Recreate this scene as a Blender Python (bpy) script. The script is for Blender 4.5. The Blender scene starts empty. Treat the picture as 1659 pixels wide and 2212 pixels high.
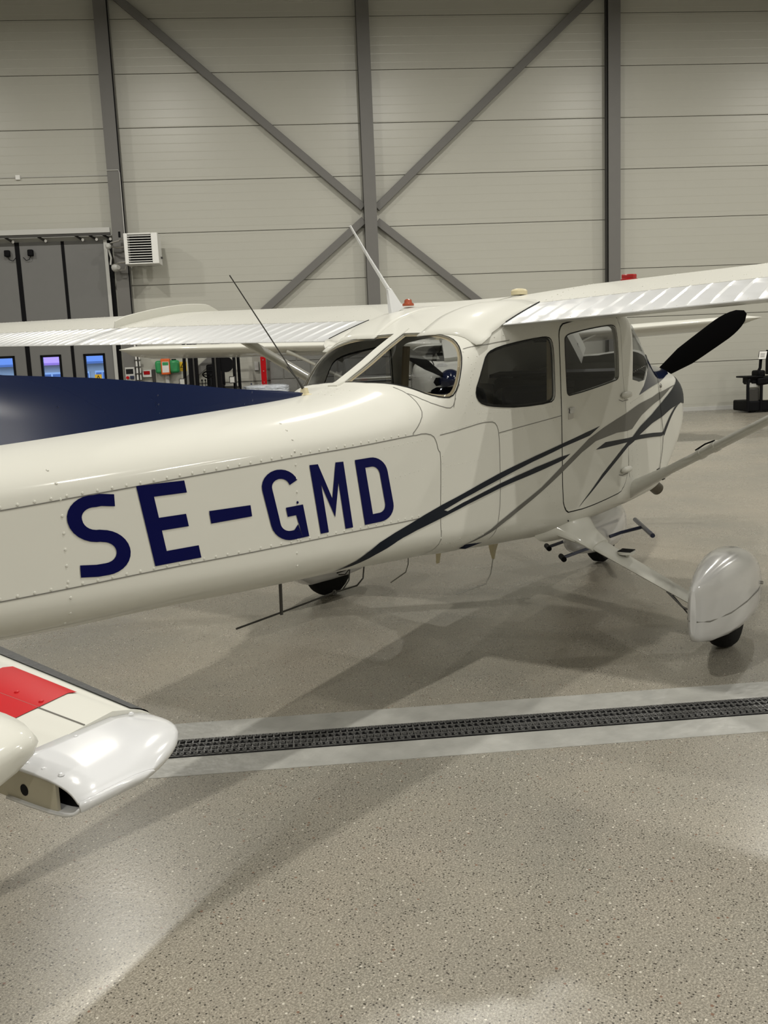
import bpy, bmesh, math, random
from mathutils import Vector, Matrix
random.seed(7)
SC = bpy.context.scene
COL = SC.collection

# ------------------------------------------------------------------ camera
CAM_POS = (-4.78350, -2.40533, 1.52888)
CAM_RIGHT = (0.55164, -0.83305, -0.04146)
CAM_DOWN = (-0.15747, -0.05521, -0.98598)
CAM_FWD = (0.81908, 0.55044, -0.16164)
cd = bpy.data.cameras.new('camera')
cd.sensor_fit = 'VERTICAL'; cd.sensor_height = 36.0; cd.lens = 2000.0/2212.0*36.0
cd.clip_start = 0.05; cd.clip_end = 400
cam = bpy.data.objects.new('camera', cd); COL.objects.link(cam)
R_, U_, B_ = Vector(CAM_RIGHT), -Vector(CAM_DOWN), -Vector(CAM_FWD)
cam.matrix_world = Matrix(((R_[0],U_[0],B_[0],CAM_POS[0]),(R_[1],U_[1],B_[1],CAM_POS[1]),(R_[2],U_[2],B_[2],CAM_POS[2]),(0,0,0,1)))
SC.camera = cam

# ------------------------------------------------------------------ daylight outside, exposure
world = bpy.data.worlds.new('world'); SC.world = world; world.use_nodes = True
bg = world.node_tree.nodes['Background']
bg.inputs[0].default_value = (0.30, 0.52, 1.0, 1); bg.inputs[1].default_value = 2.6
SC.view_settings.view_transform = 'Standard'; SC.view_settings.look = 'None'
SC.view_settings.gamma = 1.0; SC.view_settings.use_curve_mapping = False
SC.view_settings.exposure = 0.0
LAMP_POWER = 355.0
LAMP_COLOR = (1.0, 0.965, 0.88)
SC.cycles.max_bounces = 8; SC.cycles.glossy_bounces = 4; SC.cycles.transparent_max_bounces = 16
SC.cycles.use_denoising = True

# ------------------------------------------------------------------ the hall's back wall frame (u along wall, o out of wall, z up)
WB = Vector((18.4597, 3.4612, 0)); WD = Vector((0.6225, -0.78262, 0)); WN = Vector((0.78262, 0.6225, 0))
def WP(u, o, z): return WB + WD*u - WN*o + Vector((0,0,z))

# ------------------------------------------------------------------ materials
MATS = {}
def nt(m):
    m.use_nodes = True; t = m.node_tree; return t, t.nodes, t.links
def mat(name, col, rough=0.5, metal=0.0, coat=0.0, bump=0.0, bscale=40.0, vary=0.0, vscale=6.0, emit=0.0, spec=0.5):
    if name in MATS: return MATS[name]
    m = bpy.data.materials.new(name); t, n, l = nt(m)
    p = n['Principled BSDF']; c = (*col, 1)
    p.inputs['Base Color'].default_value = c; p.inputs['Roughness'].default_value = rough
    p.inputs['Metallic'].default_value = metal; p.inputs['Coat Weight'].default_value = coat
    p.inputs['Coat Roughness'].default_value = 0.09; p.inputs['Specular IOR Level'].default_value = spec
    if emit: p.inputs['Emission Color'].default_value = c; p.inputs['Emission Strength'].default_value = emit
    tc = n.new('ShaderNodeTexCoord')
    nz = n.new('ShaderNodeTexNoise'); nz.inputs['Scale'].default_value = vscale; nz.inputs['Detail'].default_value = 4
    l.new(tc.outputs['Object'], nz.inputs['Vector'])
    if vary:
        mx = n.new('ShaderNodeMixRGB'); mx.inputs[1].default_value = tuple(max(0, v*(1-vary)) for v in col)+(1,)
        mx.inputs[2].default_value = tuple(min(1, v*(1+vary)) for v in col)+(1,)
        l.new(nz.outputs['Fac'], mx.inputs[0]); l.new(mx.outputs[0], p.inputs['Base Color'])
    if bump:
        nb_ = n.new('ShaderNodeTexNoise'); nb_.inputs['Scale'].default_value = bscale
        l.new(tc.outputs['Object'], nb_.inputs['Vector'])
        b = n.new('ShaderNodeBump'); b.inputs['Strength'].default_value = bump; b.inputs['Distance'].default_value = 0.01
        l.new(nb_.outputs['Fac'], b.inputs['Height']); l.new(b.outputs[0], p.inputs['Normal'])
    MATS[name] = m; return m
WHITE = mat('cream white aircraft paint', (0.60, 0.597, 0.548), 0.5, spec=0.1, coat=0.42, vary=0.015, vscale=3)
WHITE2 = mat('cool white plastic', (0.66, 0.67, 0.69), 0.2, coat=0.6)
PANT = mat('cool grey white fairing paint', (0.56, 0.56, 0.56), 0.2, coat=0.6)
FLAPW = mat('bright white flap paint', (0.63, 0.64, 0.65), 0.3, coat=0.3)
NAVY = mat('dark navy paint', (0.006, 0.012, 0.045), 0.16, coat=0.6, spec=0.3)
NAVYS = mat('black blue stripe vinyl', (0.005, 0.008, 0.015), 0.4, spec=0.12)
LETTER = mat('royal navy lettering vinyl', (0.0005, 0.0015, 0.05), 0.4, spec=0.1)
GRAYS = mat('grey stripe vinyl', (0.115, 0.113, 0.103), 0.35, spec=0.2)
BLACK = mat('matte black', (0.003, 0.003, 0.004), 0.6, spec=0.12)
PROPB = mat('propeller black', (0.002, 0.002, 0.0025), 0.8, spec=0.08)
RUBBER = mat('tyre rubber', (0.008, 0.008, 0.008), 0.8, bump=0.2, spec=0.15)
SEALM = mat('seal black', (0.005, 0.005, 0.005), 0.6, spec=0.15)
SEAMM = mat('panel joint shadow grey', (0.16, 0.155, 0.14), 0.6)
CREAM = mat('yellowed plastic', (0.55, 0.49, 0.32), 0.4)
CHROME = mat('bare metal', (0.45, 0.44, 0.42), 0.3, metal=1.0)
DARKMETAL = mat('dark metal', (0.06, 0.058, 0.055), 0.4, metal=0.6)
EXH = mat('burnt exhaust steel', (0.11, 0.10, 0.08), 0.45, metal=0.8, vary=0.4, vscale=30)
RED = mat('red paint', (0.44, 0.004, 0.008), 0.35, spec=0.15)
REDLENS = mat('red lens', (0.30, 0.008, 0.01), 0.15)
AMBER = mat('amber beacon lens', (0.33, 0.07, 0.03), 0.2)
BOOT = mat('black rubber boot', (0.045, 0.047, 0.05), 0.45, bump=0.4, bscale=60, vary=0.3, vscale=20)
SPAR = mat('primed spar web', (0.42, 0.39, 0.30), 0.5, vary=0.2, vscale=12)
SEATM = mat('dark blue seat cloth', (0.010, 0.012, 0.022), 0.9, spec=0.1)
PANELM = mat('instrument panel black', (0.012, 0.012, 0.013), 0.7, spec=0.2)
BEIGE = mat('beige cabin trim', (0.45, 0.38, 0.25), 0.6)
STEEL = mat('grey painted column steel', (0.145, 0.141, 0.134), 0.5, vary=0.05)
CEILM = mat('ceiling sheet grey', (0.07, 0.07, 0.07), 0.7)
GREEN = mat('green plastic tank', (0.03, 0.30, 0.10), 0.35)
ORANGE = mat('orange plastic', (0.75, 0.13, 0.02), 0.4)
YELLOW = mat('yellow sign', (0.80, 0.50, 0.02), 0.4)
LGREY = mat('light grey plastic', (0.50, 0.50, 0.48), 0.4)
HEATW = mat('white enamelled sheet', (0.78, 0.78, 0.76), 0.35)
BLUEB = mat('blue painted bar', (0.008, 0.014, 0.05), 0.3, coat=0.3)
FILM = mat('stretch film', (0.62, 0.66, 0.72), 0.15, coat=0.7, vary=0.25, vscale=14)
BLOCKM = mat('grey concrete block', (0.17, 0.17, 0.16), 0.9, bump=0.5, vary=0.12, vscale=8)
DOORM = mat('grey folding door sheet', (0.155, 0.155, 0.152), 0.5, vary=0.04)
PAPER = mat('white paper', (0.75, 0.74, 0.72), 0.7)
TRUCKG = mat('pale grey truck cover', (0.38, 0.38, 0.34), 0.4)
LIME = mat('lime green plastic', (0.35, 0.62, 0.03), 0.5)
PINKR = mat('pinkish roof', (0.75, 0.28, 0.55), 0.6)
BLUER = mat('slate blue roof', (0.16, 0.22, 0.36), 0.6)
PLAST = mat('cream rendered wall', (0.62, 0.55, 0.45), 0.9)
PANEB = mat('dark window pane', (0.10, 0.16, 0.30), 0.1)
GRASS = mat('outdoor asphalt', (0.12, 0.12, 0.12), 0.9)

def glass(name, tint, rough=0.0, gl=1.0):
    m = bpy.data.materials.new(name); t, n, l = nt(m); n.clear()
    o = n.new('ShaderNodeOutputMaterial'); tr = n.new('ShaderNodeBsdfTransparent'); tr.inputs[0].default_value = (*tint, 1)
    g = n.new('ShaderNodeBsdfGlossy'); g.inputs['Roughness'].default_value = 0.02
    f = n.new('ShaderNodeFresnel'); f.inputs[0].default_value = 1.45
    ml = n.new('ShaderNodeMath'); ml.operation = 'MULTIPLY'; ml.inputs[1].default_value = gl
    mx = n.new('ShaderNodeMixShader')
    l.new(f.outputs[0], ml.inputs[0]); l.new(ml.outputs[0], mx.inputs[0]); l.new(tr.outputs[0], mx.inputs[1]); l.new(g.outputs[0], mx.inputs[2]); l.new(mx.outputs[0], o.inputs[0])
    MATS[name] = m; return m
GLASS = glass('cabin acrylic', (0.88, 0.89, 0.90), gl=0.5)
PANE = glass('window pane glass', (0.95, 0.97, 1.0))

def floor_mat():
    m = bpy.data.materials.new('polished aggregate concrete'); t, n, l = nt(m); p = n['Principled BSDF']
    tc = n.new('ShaderNodeTexCoord')
    def noise(s, d=4, r=0.6):
        a = n.new('ShaderNodeTexNoise'); a.inputs['Scale'].default_value = s; a.inputs['Detail'].default_value = d; a.inputs['Roughness'].default_value = r
        l.new(tc.outputs['Object'], a.inputs['Vector']); return a.outputs['Fac']
    def ramp(src, stops):
        r = n.new('ShaderNodeValToRGB'); e = r.color_ramp.elements
        e[0].position, e[0].color = stops[0][0], (*stops[0][1], 1); e[1].position, e[1].color = stops[-1][0], (*stops[-1][1], 1)
        for a, c in stops[1:-1]: x = e.new(a); x.color = (*c, 1)
        l.new(src, r.inputs[0]); return r.outputs[0]
    def mix(f, a, b, kind='MIX'):
        x = n.new('ShaderNodeMixRGB'); x.blend_type = kind
        for i, v in ((0, f), (1, a), (2, b)):
            if isinstance(v, (int, float)): x.inputs[i].default_value = v
            elif isinstance(v, tuple): x.inputs[i].default_value = (*v, 1)
            else: l.new(v, x.inputs[i])
        return x.outputs[0]
    base = ramp(noise(170, 3, 0.8), [(0.34, (0.15, 0.138, 0.117)), (0.5, (0.285, 0.268, 0.232)), (0.66, (0.46, 0.435, 0.38))])
    big = ramp(noise(0.7, 5), [(0.3, (0.80, 0.82, 0.82)), (0.7, (1.08, 1.04, 0.98))])
    c = mix(1.0, base, big, 'MULTIPLY')
    def chips(scale, lo, seed):
        mp = n.new('ShaderNodeMapping'); mp.inputs['Location'].default_value = (seed, seed*2.3, 0); l.new(tc.outputs['Object'], mp.inputs[0])
        v = n.new('ShaderNodeTexVoronoi'); v.inputs['Scale'].default_value = scale; l.new(mp.outputs[0], v.inputs['Vector'])
        sp = n.new('ShaderNodeSeparateColor'); l.new(v.outputs['Color'], sp.inputs[0])
        gt = n.new('ShaderNodeMath'); gt.operation = 'GREATER_THAN'; gt.inputs[1].default_value = lo; l.new(sp.outputs[0], gt.inputs[0])
        d = n.new('ShaderNodeMath'); d.operation = 'LESS_THAN'; d.inputs[1].default_value = 0.30; l.new(v.outputs['Distance'], d.inputs[0])
        mu = n.new('ShaderNodeMath'); mu.operation = 'MULTIPLY'; l.new(gt.outputs[0], mu.inputs[0]); l.new(d.outputs[0], mu.inputs[1]); return mu.outputs[0]
    c = mix(chips(105, 0.70, 3.1), c, (0.065, 0.058, 0.048))
    c = mix(chips(90, 0.955, 8.7), c, (0.60, 0.57, 0.50))
    c = mix(chips(150, 0.80, 5.3), c, (0.46, 0.42, 0.35))
    c = mix(chips(70, 0.975, 12.9), c, (0.20, 0.125, 0.09))
    l.new(c, p.inputs['Base Color'])
    rr = n.new('ShaderNodeMapRange'); l.new(noise(2.5), rr.inputs[0]); rr.inputs[3].default_value = 0.20; rr.inputs[4].default_value = 0.36
    l.new(rr.outputs[0], p.inputs['Roughness']); p.inputs['Specular IOR Level'].default_value = 0.45
    b = n.new('ShaderNodeBump'); b.inputs['Strength'].default_value = 0.12; b.inputs['Distance'].default_value = 0.003
    l.new(noise(60), b.inputs['Height']); l.new(b.outputs[0], p.inputs['Normal'])
    return m
FLOORM = floor_mat()
def strip_mat():
    m = mat('pale trowelled concrete', (0.36, 0.36, 0.34), 0.4, bump=0.35, bscale=25, vary=0.30, vscale=9.0); return m
STRIPM = strip_mat()
def wallpanel_mat():
    m = bpy.data.materials.new('ribbed sandwich panel sheet'); t, n, l = nt(m); p = n['Principled BSDF']
    p.inputs['Base Color'].default_value = (0.46, 0.455, 0.405, 1); p.inputs['Roughness'].default_value = 0.33
    tc = n.new('ShaderNodeTexCoord'); w = n.new('ShaderNodeTexWave'); w.bands_direction = 'Z'; w.wave_profile = 'SAW'
    w.inputs['Scale'].default_value = 1.75; l.new(tc.outputs['Object'], w.inputs['Vector'])
    r = n.new('ShaderNodeValToRGB'); r.color_ramp.elements[0].position = 0.9; r.color_ramp.elements[1].position = 0.97; l.new(w.outputs['Fac'], r.inputs[0])
    b = n.new('ShaderNodeBump'); b.inputs['Strength'].default_value = 0.35; b.inputs['Distance'].default_value = 0.004
    nz = n.new('ShaderNodeTexNoise'); nz.inputs['Scale'].default_value = 45; l.new(tc.outputs['Object'], nz.inputs['Vector'])
    b2 = n.new('ShaderNodeBump'); b2.inputs['Strength'].default_value = 0.25; b2.inputs['Distance'].default_value = 0.002
    l.new(r.outputs[0], b.inputs['Height']); l.new(nz.outputs['Fac'], b2.inputs['Height']); l.new(b.outputs[0], b2.inputs['Normal']); l.new(b2.outputs[0], p.inputs['Normal'])
    MATS[m.name] = m; return m
PANELW = wallpanel_mat()

# ------------------------------------------------------------------ mesh helpers
class MB:
    def __init__(s): s.v = []; s.f = []
    def add(s, vs, fs):
        o = len(s.v); s.v += [tuple(v) for v in vs]; s.f += [tuple(i+o for i in f) for f in fs]; return s
    def box8(s, P):
        return s.add(P, [(0,3,2,1),(4,5,6,7),(0,1,5,4),(1,2,6,5),(2,3,7,6),(3,0,4,7)])
    def box(s, x0,x1,y0,y1,z0,z1):
        return s.box8([(x0,y0,z0),(x1,y0,z0),(x1,y1,z0),(x0,y1,z0),(x0,y0,z1),(x1,y0,z1),(x1,y1,z1),(x0,y1,z1)])
    def wbox(s, u0,u1,o0,o1,z0,z1):
        return s.box8([WP(u0,o1,z0),WP(u1,o1,z0),WP(u1,o0,z0),WP(u0,o0,z0),WP(u0,o1,z1),WP(u1,o1,z1),WP(u1,o0,z1),WP(u0,o0,z1)])
    def bar(s, a, b, w, h, up=(0,0,1)):
        a, b = Vector(a), Vector(b); d = (b-a).normalized(); up = Vector(up)
        x = d.cross(up); x = x.normalized() if x.length > 1e-6 else Vector((1,0,0)); y = x.cross(d).normalized()
        q = [(-1,-1),(1,-1),(1,1),(-1,1)]
        return s.box8([a+x*w/2*i+y*h/2*j for i, j in q]+[b+x*w/2*i+y*h/2*j for i, j in q])
    def cyl(s, a, b, r, r2=None, n=16, cap=True):
        a, b = Vector(a), Vector(b); d = (b-a).normalized(); t = Vector((0,0,1)) if abs(d.z) < .9 else Vector((1,0,0))
        x = d.cross(t).normalized(); y = d.cross(x); r2 = r if r2 is None else r2; o = len(s.v)
        for c, rr in ((a, r), (b, r2)):
            for i in range(n): an = 2*math.pi*i/n; s.v.append(tuple(c+x*rr*math.cos(an)+y*rr*math.sin(an)))
        for i in range(n): j = (i+1) % n; s.f.append((o+i, o+j, o+n+j, o+n+i))
        if cap: s.f.append(tuple(o+n-1-i for i in range(n))); s.f.append(tuple(o+n+i for i in range(n)))
        return s
    def tube(s, pts, r, n=8):
        pts = [Vector(p) for p in pts]; rings = []
        x = None
        for i, p in enumerate(pts):
            d = (pts[min(i+1, len(pts)-1)]-pts[max(i-1, 0)]).normalized()
            if x is None:
                t = Vector((0,0,1)) if abs(d.z) < .9 else Vector((1,0,0)); x = d.cross(t).normalized()
            else: x = (x-d*x.dot(d)).normalized()
            y = d.cross(x); rr = r[i] if isinstance(r, (list, tuple)) else r
            rings.append([p+x*rr*math.cos(2*math.pi*k/n)+y*rr*math.sin(2*math.pi*k/n) for k in range(n)])
        return s.loft(rings)
    def loft(s, rings, cap=True, closed=True):
        o = len(s.v); n = len(rings[0])
        for r in rings: s.v += [tuple(p) for p in r]
        for i in range(len(rings)-1):
            for k in range(n if closed else n-1):
                j = (k+1) % n; s.f.append((o+i*n+k, o+i*n+j, o+(i+1)*n+j, o+(i+1)*n+k))
        if cap and closed: s.f.append(tuple(o+n-1-k for k in range(n))); s.f.append(tuple(o+(len(rings)-1)*n+k for k in range(n)))
        return s
    def lathe(s, a, axis, prof, n=24):
        a = Vector(a); d = Vector(axis).normalized(); t = Vector((0,0,1)) if abs(d.z) < .9 else Vector((1,0,0))
        x = d.cross(t).normalized(); y = d.cross(x)
        return s.loft([[a+d*h+x*r*math.cos(2*math.pi*k/n)+y*r*math.sin(2*math.pi*k/n) for k in range(n)] for h, r in prof])
    def prism(s, poly, vec):
        n = len(poly); vec = Vector(vec); P = [Vector(p) for p in poly]
        return s.add(P+[p+vec for p in P], [tuple(range(n-1,-1,-1)), tuple(range(n,2*n))]+[(i,(i+1)%n,n+(i+1)%n,n+i) for i in range(n)])
def fix(me, smooth=True, angle=35):
    bm = bmesh.new(); bm.from_mesh(me); bmesh.ops.recalc_face_normals(bm, faces=bm.faces); bm.to_mesh(me); bm.free()
    if smooth:
        for p in me.polygons: p.use_smooth = True
        me.set_sharp_from_angle(angle=math.radians(angle))
def root_loc(parent):
    l = Vector((0,0,0)); p = parent
    while p: l = l+p.location; p = p.parent
    return l
def obj(name, mb, m, parent=None, smooth=True, bevel=0, angle=35, recalc=True, seg=2):
    me = bpy.data.meshes.new(name); L = root_loc(parent)
    me.from_pydata([tuple(Vector(v)-L) for v in mb.v], [], mb.f); me.update()
    if recalc: fix(me, smooth, angle)
    me.materials.append(m)
    o = bpy.data.objects.new(name, me); COL.objects.link(o)
    if parent: o.parent = parent
    if bevel:
        b = o.modifiers.new('bevel', 'BEVEL'); b.width = bevel; b.segments = seg; b.limit_method = 'ANGLE'; b.angle_limit = math.radians(40)
    return o
def tag(o, label, cat, group=None):
    o['label'] = label; o['category'] = cat
    if group: o['group'] = group
    return o
def thing(name, label, cat, loc=(0,0,0), group=None):
    o = bpy.data.objects.new(name, None); COL.objects.link(o); o.location = loc; o.empty_display_size = .1
    return tag(o, label, cat, group)
def struct(name, mb, m, smooth=False, bevel=0):
    o = obj(name, mb, m, None, smooth, bevel); o['kind'] = 'structure'; return o
def part(name, parent, m, smooth=True, bevel=0, angle=35):
    mb = MB(); return mb, (lambda: obj(name, mb, m, parent, smooth, bevel, angle))
def copy_tree(o, parent=None):
    c = o.copy(); COL.objects.link(c); c.parent = parent
    for ch in list(o.children): copy_tree(ch, c)
    return c

# ================================================================== THE HALL
JZ = [0.05, 1.17, 2.29, 3.42, 4.54, 5.66, 6.79, 7.91, 9.03, 10.15]
H = 10.6; U0, U1, DEPTH = -24.0, 14.0, 36.0
mb = MB(); mb.box8([WP(U0-.5,DEPTH+.5,-.2),WP(U1+.5,DEPTH+.5,-.2),WP(U1+.5,-.02,-.2),WP(U0-.5,-.02,-.2),WP(U0-.5,DEPTH+.5,0),WP(U1+.5,DEPTH+.5,0),WP(U1+.5,-.02,0),WP(U0-.5,-.02,0)])
FL = struct('floor', mb, FLOORM)
mb = MB(); mb.wbox(U0-.5,U1+.5,-.2,DEPTH+.5,H,H+.2); struct('ceiling', mb, CEILM)
# back wall: backing + panels, open below z 4.54 left of the first column (folding door)
mb = MB(); mb.wbox(-13.95,U1,-.15,-.03,0,H); mb.wbox(U0,-13.95,-.15,-.03,4.56,H); WALL = struct('wall_back', mb, SEAMM)
bays = [(U0,-18.9),(-18.9,-13.75),(-13.75,-8.16),(-8.16,-2.55),(-2.55,3.05),(3.05,8.6),(8.6,U1)]
for k in range(len(JZ)):
    z0 = JZ[k]; z1 = JZ[k+1] if k+1 < len(JZ) else H
    for a, b in bays:
        if b <= -13.7 and z0 < 4.5: continue
        mb = MB(); mb.wbox(a+.002, b-.002, -.03, 0.0, z0+.006, z1-.006)
        obj('wall_panel', mb, PANELW, WALL, False, bevel=.004, seg=1)
mb = MB(); mb.wbox(-13.75,U1,0,.03,0,.10); struct('baseboard_back', mb, LGREY, bevel=.004)
for nm, (a, b, c, d) in {'wall_left':(U0-.2,U0,-.2,DEPTH+.2),'wall_right':(U1,U1+.2,-.2,DEPTH+.2),'wall_front':(U0,U1,DEPTH,DEPTH+.2)}.items():
    mb = MB(); mb.wbox(a,b,c,d,0,H); struct(nm, mb, PANELW)
# columns (H sections) and braces
def column(u, label):
    t = thing('steel_column', label, 'column', WP(u,.15,0), 'grey wall columns')
    m1, f1 = part('front_flange', t, STEEL, False); m1.wbox(u-.14,u+.14,.27,.285,0,H); f1()
    m1, f1 = part('back_flange', t, STEEL, False); m1.wbox(u-.14,u+.14,.005,.02,0,H); f1()
    m1, f1 = part('web', t, STEEL, False); m1.wbox(u-.006,u+.006,.02,.27,0,H); f1()
    if u < -5: 
        m1, f1 = part('cladding', t, STEEL, False); m1.wbox(u+.0,u+.14,.02,.27,0,H); f1()
    return t
cA = column(-13.75, 'grey steel column beside the folding door and the louvred heater')
cB = column(-8.16, 'grey steel column where the four diagonal braces meet, behind the white roof antenna')
cC = column(-2.54, 'grey steel column right of the braces, above the propeller aircraft wing')
m1, f1 = part('cable', cA, BLACK); m1.tube([WP(-13.60,.29,z) for z in (10.5,9,7,5,3,1.5)], .012); f1()
m1, f1 = part('conduit', cA, LGREY); m1.tube([WP(-13.9,.30,5.86),WP(-13.64,.30,5.86),WP(-13.62,.30,5.80),WP(-13.62,.30,4.5)], .010); f1()
m1, f1 = part('conduit', cC, DARKMETAL); m1.tube([WP(-2.67,.12,0),WP(-2.67,.12,10)], .03); f1()
def brace(a, b, label):
    mb = MB(); A, B = WP(a[0],.12,a[1]), WP(b[0],.12,b[1]); mb.bar(A, B, .10, .17, up=WD.cross(Vector((0,0,1))).cross(B-A).normalized())
    o = obj('diagonal_brace', mb, STEEL, None, False, bevel=.012); tag(o, label, 'brace', 'diagonal wall braces')
brace((-13.55,9.54),(-8.31,4.95),'grey diagonal brace from the upper left column top down to the middle column')
brace((-2.76,9.55),(-8.01,4.93),'grey diagonal brace from the right column top down to the middle column')
brace((-8.31,4.68),(-13.55,.41),'grey diagonal brace running down and left from the middle column')
brace((-8.01,4.64),(-2.76,.40),'grey diagonal brace running down and right from the middle column')
# ceiling purlins of the bay lamps + lamps
def lamp(u, o, k):
    t = thing('high_bay_lamp', 'round high bay lamp under the hall ceiling', 'lamp', WP(u,o,9.0), 'high bay lamps')
    m1, f1 = part('housing', t, DARKMETAL); m1.lathe(WP(u,o,9.05),(0,0,1),[(0,.20),(.06,.19),(.16,.10),(.22,.06)]); f1()
    m1, f1 = part('rod', t, DARKMETAL); m1.cyl(WP(u,o,9.25),WP(u,o,H-.001),.012,n=8); f1()
    m1, f1 = part('diffuser', t, LAMPM); m1.cyl(WP(u,o,9.035),WP(u,o,9.05),.17,n=24); f1()
    ld = bpy.data.lights.new('lamp_light', 'AREA'); ld.shape = 'DISK'; ld.size = .30; ld.energy = LAMP_POWER; ld.color = LAMP_COLOR
    lo = bpy.data.objects.new('lamp_light', ld); COL.objects.link(lo); lo.parent = t; lo.location = (0,0,.025)
LAMPM = mat('lamp diffuser', (1.0,.95,.85), .5, emit=6)
for o in (7.4, 19.4, 31.4):
    for u in (-19.5,-13.4,-7.3,-1.2,4.9,11.0): lamp(u, o, 0)

# ------------------------------------------------------------------ drain channel
def strip_box(o0, o1, z, m): mb = MB(); mb.wbox(U0,U1,o0,o1,-.04,z); return obj('concrete_strip', mb, m, FL, False)
strip_box(17.935,18.120,.0015,STRIPM); strip_box(18.300,18.470,.0015,STRIPM)
dr = thing('drain_channel', 'long black slotted drain grating set in the floor between two pale concrete strips', 'drain', WP(-8,18.21,0))
m1, f1 = part('channel_body', dr, BLACK, False); m1.wbox(U0+.1,U1-.1,18.120,18.128,-.03,.003); m1.wbox(U0+.1,U1-.1,18.292,18.300,-.03,.003); m1.wbox(U0+.1,U1-.1,18.128,18.292,-.03,.0002); f1()
GR = mat('cast iron grating', (0.13,0.13,0.13), .4, metal=.4, bump=.4, bscale=90)
mb = MB(); L = .5; c0 = Vector((0,0,0)); pitch = .0278; nC = 18
u0 = -8.0; 
for k in range(nC):
    for r in range(4):
        oc = 18.142+r*.045+(.0 if 1 else 0); uc = u0+(k+.5)*pitch+(pitch/2 if r % 2 else 0)
        if uc > u0+L-.01: continue
        mb.lathe(WP(uc,oc,.003),(0,0,1),[(0,.0100),(.006,.0095),(.006,.0060),(.0005,.0052)], n=8)
    mb.wbox(u0+k*pitch-.0035+.003, u0+k*pitch+.0035+.003, 18.128, 18.292, .0005, .004)
for r in range(5): mb.wbox(u0+.002,u0+L-.002,18.128+r*.039,18.128+r*.039+.007,.0005,.0045)
seg = obj('grating_segment', mb, GR, dr, False)
for i in range(-7, 9):
    if i: c = seg.copy(); COL.objects.link(c); c.parent = dr; c.location = WD*(L*i)

# ------------------------------------------------------------------ folding door at the left (leaf pieces) with windows
D0 = .02
def leaf(n_, u0, u1, win):
    mb = MB()
    if win:
        a, b, z0, z1 = win
        mb.wbox(u0,a,D0,D0+.06,.02,4.42); mb.wbox(b,u1,D0,D0+.06,.02,4.42); mb.wbox(a,b,D0,D0+.06,z1,4.42); mb.wbox(a,b,D0,D0+.06,.02,z0)
    else: mb.wbox(u0,u1,D0,D0+.06,.02,4.42)
    o = struct('door_%d' % n_, mb, DOORM)
    if win:
        m1, f1 = part('window_frame', o, BLACK, False)
        for q in ((a,b,z1-.05,z1),(a,b,z0,z0+.05),(a,a+.05,z0,z1),(b-.05,b,z0,z1)): m1.wbox(q[0],q[1],D0+.005,D0+.075,q[2],q[3])
        f1(); m1, f1 = part('pane', o, PANE, False); m1.wbox(a+.05,b-.05,D0+.03,D0+.036,z0+.05,z1-.05); f1()
    return o
leaf(1,-18.0,-17.06,(-17.75,-17.28,.95,1.97)); leaf(2,-16.98,-16.06,(-16.76,-16.31,.95,1.97)); leaf(3,-15.97,-15.06,(-15.75,-15.29,.95,1.96)); lf = leaf(4,-15.0,-14.13,(-14.80,-14.32,.95,1.95)); leaf(5,-24,-18.06,None)
for i, (a, b) in enumerate(((-18.06,-18.0),(-17.06,-16.98),(-16.06,-15.97),(-15.06,-15.0))):
    mb = MB(); mb.wbox(a-.004,b+.004,D0-.01,D0+.07,.0,4.425); struct('trim_%d' % (i+1), mb, BLACK)
mb = MB(); mb.wbox(-14.13,-14.055,D0-.03,D0+.10,0,4.42); struct('trim_5', mb, LGREY)
mb = MB(); mb.wbox(-14.055,-13.97,D0-.04,D0+.05,0,4.42); struct('trim_6', mb, BLACK)
mb = MB(); mb.wbox(-13.99,-13.75,-.03,.0,0,4.54); struct('trim_7', mb, PANELW)
mb = MB(); mb.wbox(U0,-13.95,-.03,.02,4.42,4.56); struct('trim_8', mb, LGREY)
# door head rail with rollers and brackets
rl = thing('door_track', 'pale steel track with brackets across the head of the grey folding door', 'track', WP(-15,.3,4.5))
m1, f1 = part('rail', rl, LGREY, False, .006); m1.wbox(-20,-13.93,.24,.34,4.55,4.66); f1()
m1, f1 = part('lower_rail', rl, DARKMETAL, False); m1.wbox(-20,-13.93,.26,.32,4.50,4.55); f1()
for u in (-17.2,-16.2,-15.5,-14.7,-14.4,-14.1):
    m1, f1 = part('bracket', rl, DARKMETAL, False); m1.bar(WP(u,.28,4.52),WP(u+.14,.10,4.42),.03,.04); f1()
    m1, f1 = part('roller', rl, CHROME); m1.cyl(WP(u+.14,.14,4.43),WP(u+.14,.18,4.43),.03); f1()
for u in (-15.72,-16.22):
    b_ = thing('door_sensor', 'small black sensor box on the folding door, %s of the wide seal' % ('right' if u > -16 else 'left'), 'sensor', WP(u,.1,4.2), 'black door sensors')
    m1, f1 = part('sensor_case', b_, BLACK, True, .02); m1.wbox(u-.06,u+.06,.09,.19,4.12,4.26); f1()
    m1, f1 = part('cable', b_, BLACK); s_ = -1 if u > -16 else 1; m1.tube([WP(u,.14,4.13),WP(u+s_*.04,.14,4.05),WP(u+s_*.11,.13,4.03),WP(u+s_*.17,.12,4.10)],.008); f1()
# printed marks on the end leaf
m1, f1 = part('printed_mark', lf, SEAMM, False)
for u, z in ((-14.62,4.22),(-14.56,4.22),(-14.48,4.22),(-14.62,3.78),(-14.56,3.78),(-14.48,3.78)): m1.wbox(u,u+.035,D0+.06,D0+.062,z,z+.02)
f1()
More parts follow.
